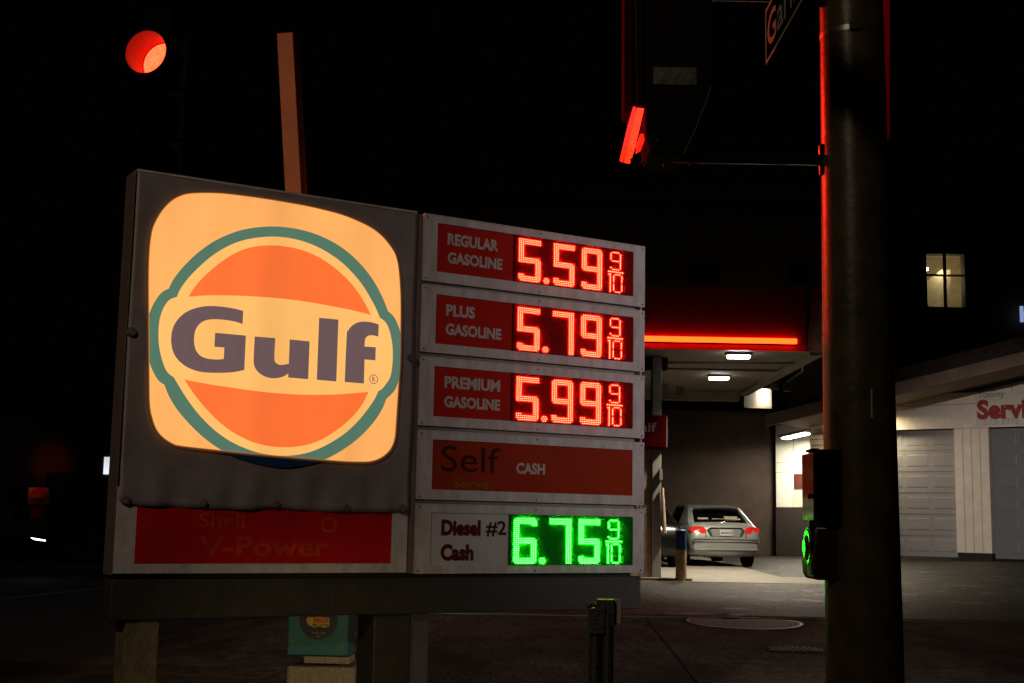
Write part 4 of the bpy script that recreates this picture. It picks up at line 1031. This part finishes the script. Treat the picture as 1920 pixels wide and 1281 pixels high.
for (x, y, X2, Y2) in ((1290, 500, 1350, 530), (1478, 498, 1515, 530), (1828, 488, 1860, 590)):
    a, b = BW.hit(x, y), BW.hit(X2, Y2); mb = MB(); BW.box(mb, a[0], b[0], b[1], a[1], .001, .02); f_ = mb.build('window', M['dkwin'], ob_)
    mb = MB()
    for q0_, q1__ in ((a[0]-.05, a[0]), (b[0], b[0]+.05)): BW.box(mb, q0_, q1__, b[1], a[1], .001, .04)
    mb.build('frame', M['trim'], f_)
# cream panel put in for the lit patch of the back wall, with its lamp
W6 = Wall((0, BY-.6), (10, BY-.6))
a, b = W6.hit(1395, 728), W6.hit(1447, 766)
mb = MB(); W6.box(mb, a[0], b[0], b[1], a[1], -.5, -.0); mb.build('lit_patch_panel', M['creamwall'], ob_)
q = W6.hit(1431, 741)
mb = MB(); mb.tube(W6.pt(q[0], q[1]+.03, .12), W6.pt(q[0], q[1]-.02, .12), .12, .09); mb.build('wall_lamp', M['lamp'], ob_)
ld = bpy.data.lights.new('wall_lamp_light', 'SPOT'); ld.energy = 9; ld.color = (1, .80, .45); ld.spot_size = R_(120); ld.spot_blend = .6; ld.shadow_soft_size = .05
lo2 = bpy.data.objects.new('lamp_light', ld); link(lo2); lo2.parent = ob_; lo2.location = W6.pt(q[0], q[1]-.06, .16)-ob_.location; lo2.rotation_euler = (R_(8), 0, 0)
# dark boundary wall behind the car
W7 = Wall((-1, BY-2.2), (10, BY-2.2))
a, b = W7.hit(1180, 767), W7.hit(1458, 1036)
mb = MB(); W7.box(mb, a[0], b[0], .4, a[1], -.25, 0)
for k in range(1, 22): W7.box(mb, a[0], b[0], .4+k*.2, .408+k*.2, 0, .006)
tag(mb.build('boundary_wall', M['dkwall2'], None), 'high dark brown block wall behind the silver sedan', 'wall')
# lit glyph at the right edge
W8 = Wall((0, BY-.3), (10, BY-.3)); a, b = W8.hit(1913, 574), W8.hit(1938, 604)
mb = MB(); wall_text(mb, W8, 'H', a[0], b[1], b[0], a[1], .0, .03); k_ = mb.build('lit_letter_sign', M['blue_em'], None, fix=False); k_.modifiers.new('thick', 'SOLIDIFY').thickness = .06
tag(k_, 'small blue-white glowing sign letter at the right edge of the photo', 'sign')

# ------------------------------------------------------------------ service building
A = at_y(1678, 900, 34.6); B = at_y(1920, 900, 32.6)
SW = Wall((A.x, A.y), (B.x, B.y))
sv_ = empty('service_building', Vector((A.x+2, A.y+3, gz(A.x, A.y))), 'cream service garage with two panelled roll doors under a low sloping roof', 'building')
zl = .5*(SW.hit(1678, 808)[1]+SW.hit(1915, 796)[1]); zl2 = .5*(SW.hit(1678, 744)[1]+SW.hit(1915, 731)[1])
zg = .5*(SW.hit(1700, 1042)[1]+SW.hit(1900, 1048)[1])
d1 = (SW.hit(1640, 930)[0]-2.0, SW.hit(1793, 930)[0]); d2 = (SW.hit(1858, 930)[0], SW.hit(1858, 930)[0]+4.0)
sW0 = SW.hit(1519, 850)[0]; sW1 = d2[1]+1.0
print('service', zl, zl2, zg, d1, d2, sW0)
RK = 2.2
ra = SW.hit(1437, 799, RK); rb = SW.hit(1768, 720, RK); slope = (rb[1]-ra[1])/(rb[0]-ra[0]); ft = SW.hit(1438, 777, RK)[1]-ra[1]
def roofz(s): return ra[1]+slope*(s-ra[0])
d1 = (max(d1[0], sW0+1.2), d1[1])
mb = MB()
SW.shape(mb, [(sW0, zg-.3), (d1[0], zg-.3), (d1[0], zl), (sW0, zl)], -.3, 0)
mb.build('siding_wall', M['creamwall'], sv_)
mb = MB(); SW.shape(mb, [(sW0, zl+.002), (sW1, zl+.002), (sW1, roofz(sW1)-.02), (sW0, roofz(sW0)-.02)], -.3, -.004); mb.build('gable_wall', M['creamwall'], sv_)
mb = MB(); k = sW0
zc = zl-.05
while zc > zg: SW.box(mb, sW0, d1[0], zc, zc+.012, .001, .010); zc -= .16
zc = zl2+.05
while k < sW1:
    SW.box(mb, k, k+.015, zl2+.02, min(roofz(k), zl2+2.2)-.03, -.003, .012); k += .42
mb.build('siding_joint', M['svc_dk'], sv_)
mb = MB(); SW.box(mb, sW0+.4, sW1, zl-.02, zl2, .0, .09); lint = mb.build('lintel_board', M['creamwall'], sv_, .006)
mb = MB(); zc = zl2-.30; SW.box(mb, sW0+.4, sW1, zc, zc+.012, .09, .094); mb.build('board_joint', M['svc_dk'], lint)
a, b = SW.hit(1832, 733, .1), SW.hit(2050, 801, .1)
mb = MB()
SW.box(mb, a[0]-.05, a[0]+5, zl+.02, zl2-.03, .0905, .105); bd = mb.build('sign_board', M['whitewall'], sv_)
def svt(txt, x0, y0, x1, y1, mt, bold):
    a_, b_ = SW.hit(x0, y0, .11), SW.hit(x1, y1, .11); m_ = MB(); wall_text(m_, SW, txt, a_[0], b_[1], b_[0], a_[1], .109, bold); m_.build('lettering', M[mt], bd, fix=False)
svt('Tommy', 1833, 734, 1883, 748, 'svc_dk', 0); svt('Service', 1831, 750, 1972, 783, 'svc_red', .05); M['svc_faint'] = mat('faded_number', (.40, .36, .29), .8)
svt('575-2995', 1845, 785, 1911, 795, 'svc_faint', 0)
# pillar between the doors
mb = MB(); SW.box(mb, d1[1], d2[0], zg+.12, zl-.021, -.25, .05); pil = mb.build('pillar', M['creamwall'], sv_)
mb = MB(); SW.box(mb, d1[1]+.01, d2[0]-.01, zg-.2, zg+.118, -.2, .03); mb.build('pillar_base', M['wainscot'], pil)
mb = MB()
for k in range(1, 4): s_ = d1[1]+(d2[0]-d1[1])*(.22+.25*(k-1)+.02); SW.box(mb, s_, s_+.014, zg+.13, zl-.03, .0505, .052)
mb.build('groove', mat('groove_tan', (.34, .28, .2), .8), pil)
for (s0_, s1_), mt in ((d1, 'door'), (d2, 'door2')):
    mb = MB(); SW.box(mb, s0_+.02, s1_-.02, zg, zl, -.2, -.15); dr = mb.build('garage_door', M[mt], sv_)
    nr = 6; nc = int(round((s1_-s0_)/.62)); ph_ = (zl-zg)/nr; cw = (s1_-s0_-.04)/nc
    mb = MB()
    for r_ in range(nr):
        SW.box(mb, s0_+.03, s1_-.03, zg+r_*ph_-.008, zg+r_*ph_+.004, -.149, -.142)
        for c_ in range(nc):
            xa = s1_-.02-(c_+1)*cw+.065; xb_ = xa+cw-.13; za = zg+r_*ph_+.12; zb2 = za+ph_-.24
            # raised panel with sloping edge
            mb.hexa([SW.pt(xa, za, -.149), SW.pt(xb_, za, -.149), SW.pt(xb_, zb2, -.149), SW.pt(xa, zb2, -.149), SW.pt(xa+.02, za+.02, -.144), SW.pt(xb_-.02, za+.02, -.144), SW.pt(xb_-.02, zb2-.02, -.144), SW.pt(xa+.02, zb2-.02, -.144)])
    mb.build('panel_relief', M[mt], dr)
# recess wall, wainscot, poster
OFF = -1.6
e0 = SW.hit(1455, 880, OFF); e1 = SW.hit(1560, 880, OFF); zw = SW.hit(1480, 951, OFF)[1]
mb = MB(); SW.box(mb, e0[0], e1[0], zw, roofz(e1[0])+.3, OFF-.2, OFF); mb.build('recess_wall', M['whitewall'], sv_)
mb = MB(); SW.box(mb, e0[0], e1[0], zg-.5, zw-.003, OFF-.2, OFF+.04); mb.build('wainscot', M['wainscot'], sv_)
mb = MB()
for y in (868, 886): q = SW.hit(1480, y, OFF); SW.box(mb, e0[0], e1[0], q[1], q[1]+.012, OFF+.001, OFF+.008)
for x in (1488, 1519): q = SW.hit(x, 850, OFF); SW.box(mb, q[0], q[0]+.012, zw, zw+3, OFF+.001, OFF+.006)
mb.build('wall_joint', M['svc_dk'], sv_)
a, b = SW.hit(1490, 889, OFF), SW.hit(1506, 916, OFF); mb = MB(); SW.box(mb, a[0], b[0], b[1], a[1], OFF+.01, OFF+.05); tag(mb.build('red_notice', mat('notice', (.07, .012, .006), .6), None), 'dark red notice on the white recess wall left of the pole', 'notice')
a, b = SW.hit(1489, 919, OFF), SW.hit(1506, 951, OFF); mb = MB(); SW.box(mb, a[0], b[0], b[1], a[1], OFF+.01, OFF+.05); tag(mb.build('lit_poster', glow('warm_panel', srgb(235, 185, 120), .9, .35, 8), None), 'small warm lit panel on the white recess wall, below the red notice', 'panel')  # lit poster, drawn as an emissive panel
# roof: slab following the rake, from 2.2 m in front of the wall to behind it
mb = MB(); s_e = 26
lp_ = [(ra[0], ra[1]), (s_e, roofz(s_e)), (s_e, roofz(s_e)+ft*.92), (ra[0]-.02, ra[1]+ft)]
SW.shape(mb, lp_, RK-.12, RK); mb.build('rake_board', M['fascia'], sv_)
mb = MB(); lp_ = [(ra[0]+.02, ra[1]+.10), (s_e, roofz(s_e)+.10), (s_e, roofz(s_e)+.24), (ra[0]+.02, ra[1]+.24)]
SW.shape(mb, lp_, -9, RK-.122); mb.build('roof_deck', M['soffit'], sv_)
mb = MB(); lp_ = [(ra[0]-.02, ra[1]+.245), (s_e, roofz(s_e)+.245), (s_e, roofz(s_e)+.9), (ra[0]+2.0, ra[1]+.245+slope*2+.45)]
SW.shape(mb, lp_, -9, RK-.3); mb.build('roof', M['roof'], sv_)
# soffit fixture in the recess and one behind the pole
for k, (x, y, off_, en, lab) in enumerate(((1492, 797, -.4, 270, 'square ceiling fixture glowing above the white recess wall'), (1622, 762, .5, 110, ''))):
    q = SW.hit(x, y, off_); c_ = SW.pt(q[0], roofz(q[0])+.04, off_)
    fx = empty('soffit_light', c_, lab or 'soffit fixture hidden behind the big pole, lighting the cream lintel board', 'light', 'lamps under the garage roof')
    mb = MB(); mb.obox(c_, SW.u*.42+Vector((0, 0, slope*.42)), SW.n*.25, Vector((0, 0, .04))); mb.build('housing', M['soffit'], fx)
    mb = MB(); mb.obox(c_-Vector((0, 0, .06)), SW.u*.34+Vector((0, 0, slope*.34)), SW.n*.18, Vector((0, 0, .018))); mb.build('tube_cover', M['lampw' if k else 'lamp'], fx)
    ld = bpy.data.lights.new('soffit_lamp', 'AREA'); ld.shape = 'RECTANGLE'; ld.size = .6; ld.size_y = .3; ld.energy = en; ld.color = (1, .84, .52) if k else (1, .9, .72)
    lo2 = bpy.data.objects.new('lamp_light', ld); link(lo2); lo2.parent = fx; lo2.location = (0, 0, -.1)

# ------------------------------------------------------------------ covers in the pavement
mq = ghit(1395, 1170); mx0, mx1 = ghit(1290, 1170), ghit(1500, 1170); rm = (mx1.x-mx0.x)/2
mh = empty('manhole_cover', mq+Vector((0, 0, .014)), 'large round manhole cover with a pale rim, left of the pole base', 'manhole cover')
def gdisc(mb, c, r0, r1, dz, n=48, mi=0):
    for i in range(n):
        t0, t1 = 2*math.pi*i/n, 2*math.pi*(i+1)/n; p = []
        for r, t in ((r0, t0), (r1, t0), (r1, t1), (r0, t1)):
            x, y = c.x+r*math.cos(t), c.y+r*math.sin(t); p.append(Vector((x, y, gz(x, y)+dz)))
        mb.poly(p, mi)
    return mb
gdisc(MB(), mq, .001, rm*.95, .018).build('lid', M['iron'], mh, fix=False)
gdisc(MB(), mq, rm*.95, rm, .024).build('rim', mat('rim_worn', (.38, .35, .29), .45, .2), mh, fix=False)
mb = MB(); q = ghit(1370, 1163); mb.box(q.x-.1, q.x+.1, q.y-.05, q.y+.05, gz(q.x, q.y)+.02, gz(q.x, q.y)+.028); mb.build('pick_hole', M['dark'], mh)
q = ghit(1520, 1221); gr = empty('drain_grate', q+Vector((0, 0, .014)), 'dark slotted drain grate in the pavement beside the pole', 'drain grate')
mb = MB(); 
for k in range(14): x = q.x-.42+k*.06; mb.box(x, x+.03, q.y-.2, q.y+.2, gz(x, q.y)+.012, gz(x, q.y)+.024)
mb.build('bars', M['iron'], gr)
mb = MB(); mb.box(q.x-.46, q.x+.46, q.y-.24, q.y+.24, gz(q.x, q.y)+.0125, gz(q.x, q.y)+.016); mb.build('tray', M['dark'], gr)
q = ghit(1357, 1153); mb = MB(); mb.obox(q+Vector((0, 0, .02)), (.07, 0, 0), (0, .05, 0), (0, 0, .008)); tag(mb.build('litter_scrap', M['paper'], None, .003), 'small white scrap of litter on the asphalt above the manhole', 'litter')

# ------------------------------------------------------------------ far left: road sign, car with head lamp, dark building
LY = 44
q = at_y(71, 930, LY); rs = empty('no_entry_sign', Vector((q.x, LY, 0)), 'faint square road sign with red disc on a post, far left', 'road sign')
W9 = Wall((q.x, LY), (q.x+1, LY)); a, b = W9.hit(54, 914), W9.hit(90, 946)
mb = MB(); W9.box(mb, a[0], b[0], b[1], a[1], -.01, 0); mb.build('plate', M['dne_w'], rs)
c_ = ((a[0]+b[0])/2, (a[1]+b[1])/2); mb = MB(); mb.tube(W9.pt(*c_, .001), W9.pt(*c_, .006), .29, .29, 32); dd = mb.build('disc', M['dne_r'], rs)
mb = MB(); W9.box(mb, c_[0]-.22, c_[0]+.22, c_[1]-.045, c_[1]+.045, .007, .009); mb.build('bar', M['dne_w'], dd)
a2, b2_ = W9.hit(58, 949), W9.hit(79, 972); mb = MB(); W9.box(mb, a2[0], b2_[0], b2_[1], a2[1], -.01, 0); mb.build('small_plate', M['dne_r'], rs)
mb = MB(); mb.tube((q.x, LY+.04, 0), (q.x, LY+.04, a[1]), .03); mb.build('post', M['black'], rs)
q = at_y(72, 1010, 36); hc = at_y(100, 1010, 36); hc.z = 0
make_car('far_car', Vector((hc.x+1.5, 38.5, 0)), R_(200), 'barely visible dark car at far left with one bright head lamp', False)
fc = bpy.data.objects['far_car']
W10 = Wall((hc.x-3, 33.5), (hc.x+3, 33.5)); a, b = W10.hit(57, 1008), W10.hit(84, 1015)
mb = MB(); W10.shape(mb, [(a[0], a[1]), (b[0], b[1]+.03), (b[0], b[1]), (a[0]+.1, b[1]+.03)], -.06, 0); mb.build('head_lamp', M['head_em'], fc)
lbd = empty('low_building', Vector((-18, 46, 0)), 'low unlit building at far left behind the road sign', 'building')
W11 = Wall((-30, 46), (0, 46)); t0 = W11.hit(60, 785)[1]
a, b = W11.hit(196, 857), W11.hit(230, 890)
mb = MB(); W11.box(mb, 0, 24, 0, t0, -6, 0); mb.build('wall', M['dkwall'], lbd)
mb = MB(); W11.box(mb, a[0], b[0], b[1], a[1], .002, .03); mb.build('lit_window', M['white_em'], lbd)
mb = MB(); W11.box(mb, -.2, 24.2, t0+.002, t0+.2, -6.2, .2); mb.build('roof', M['roof'], lbd)
for x0_, x1_ in ((100, 118), (128, 160)):
    p0_, p1_ = W11.hit(x0_, 940), W11.hit(x1_, 1010); mb = MB(); W11.box(mb, p0_[0], p1_[0], p1_[1], p0_[1], .002, .04); mb.build('door', M['dkwin'], lbd)

# ------------------------------------------------------------------ added lamps, out of view, placed for their light
sl = empty('fill_lamp', Vector((-7, -7, 0)), 'fill lamp added on a tall pole behind the camera to the left, out of view', 'fill lamp')
mb = MB(); mb.tube((-7, -7, 0), (-7, -7, 8.6), .11, .07); mb.path([Vector((-7, -7, 8.55)), Vector((-6.4, -6.5, 8.9)), Vector((-5.8, -6.1, 8.95))], .04); mb.build('pole', M['black'], sl)
mb = MB(); mb.obox((-5.6, -6, 8.95), (.2, .2, 0), (-.1, .1, 0), (0, 0, .06)); mb.build('lamp_head', M['black'], sl)
s2 = empty('fill_lamp', Vector((27, 23, 0)), 'fill lamp added on a tall pole beyond the garage, out of view to the right', 'fill lamp')
mb = MB(); mb.tube((27, 23, 0), (27, 23, 9), .11, .07); mb.build('pole', M['black'], s2)
mb = MB(); mb.obox((26.8, 23.2, 9.1), (.2, .2, 0), (-.1, .1, 0), (0, 0, .06)); mb.build('lamp_head', M['black'], s2)
def spot(parent, name, loc, aim, en, col, ang, r=.12):
    ld = bpy.data.lights.new(name, 'SPOT'); ld.energy = en; ld.color = col; ld.spot_size = R_(ang); ld.spot_blend = 1; ld.shadow_soft_size = r
    o = bpy.data.objects.new('lamp_light', ld); link(o); o.parent = parent; o.location = Vector(loc)-parent.location
    o.rotation_euler = (Vector(aim)-Vector(loc)).to_track_quat('-Z', 'Y').to_euler()
spot(sl, 'fill_lamp_light', (-5.5, -5.9, 8.8), (-1.3, 8.6, 2.4), 1700, (1, .76, .60), 31)  # added fill light on the left of the price sign
ld = bpy.data.lights.new('fill_lamp_spill', 'AREA'); ld.shape = 'DISK'; ld.size = 2.4; ld.energy = 75; ld.color = (1, .78, .5)
lo2 = bpy.data.objects.new('lamp_light', ld); link(lo2); lo2.parent = sl; lo2.location = Vector((-5.5, -5.9, 8.75))-sl.location
lo2.rotation_euler = (Vector((1, 6, 2))-Vector((-5.5, -5.9, 8.75))).to_track_quat('-Z', 'Y').to_euler()
spot(s2, 'fill_lamp_light', (26.7, 23.3, 8.9), (11, 41, 6), 700, (1, .85, .5), 110)  # added to lift the dark office facade
fl = empty('sign_fill_lamp', Vector((15, 0, 0)), 'fill lamp added on a short post to the right of the camera, out of view', 'added fill lamp')
FL = Vector((15, 0, 4)); AIM = Vector((3.3, 10.7, 3.1)); dd_ = (AIM-FL).normalized()
mb = MB(); mb.tube((15.1, -.1, 0), (15.1, -.1, 3.9), .06); mb.build('post', M['black'], fl)
mb = MB(); mb.tube(FL-dd_*.25, FL-dd_*.05, .16, .16, 20); mb.build('housing', M['black'], fl)
spot(sl, 'fill_lamp_light', (-5.5, -5.9, 8.8), (12.9, 33, 1.8), 22000, (1, .87, .80), 12.5)  # added narrow beam to brighten the garage wall
spot(fl, 'sign_fill_light', FL, AIM, 4600, (1, .84, .84), 31)  # added so the sign frames brighten towards the right
gl = empty('low_fill_lamp', Vector((.3, -5, 0)), 'low fill lamp added behind the camera, shining under the sign, out of view', 'lamp')
mb = MB(); mb.tube((.3, -5.2, 0), (.3, -5.2, .9), .05); mb.tube((.3, -5.3, .8), (.3, -5.08, .8), .08); mb.build('post', M['black'], gl)
spot(gl, 'low_fill_light', (.3, -5, .8), (-1.3, 9.8, .35), 1300, (1, .74, .40), 12)  # added low light that reaches under the sign beam

# added red signal lamp, unseen: placed to rim the big pole and redden the name sign
tl2 = empty('traffic_light', Vector((-8.85, 20.2, 0)), 'red signal lamp added on a tall mast, out of view far to the left', 'traffic light')
q_ = Vector((-8.6, 20, 8.3)); aim_ = Vector((1.15, 4.9, 3.3)); d_ = (aim_-q_).normalized(); sd_ = d_.cross(Vector((0, 0, 1))).normalized()
mb = MB(); mb.tube((-8.85, 20.25, 0), (-8.85, 20.25, 8.9), .08); mb.build('post', M['black'], tl2)
mb = MB(); mb.obox(q_-d_*.16-Vector((0, 0, .33)), d_*.1, sd_*.17, Vector((0, 0, .52))); mb.build('housing', M['black'], tl2, .01)
mb = MB(); mb.tube(q_-d_*.058, q_-d_*.05, .14, .14, 24); mb.build('red_lamp', M['redlens'], tl2)
spot(tl2, 'pole_rim_light', q_, aim_, 5200, (1, .02, .006), 16, .12)
spot(bpy.data.objects['far_car'], 'sign_red_fill', (-15.6, 38.2, .8), (-15.95, 44, 2.7), 230, (1, .10, .04), 13, .1)  # added red spot to light the road sign, no lamp body there
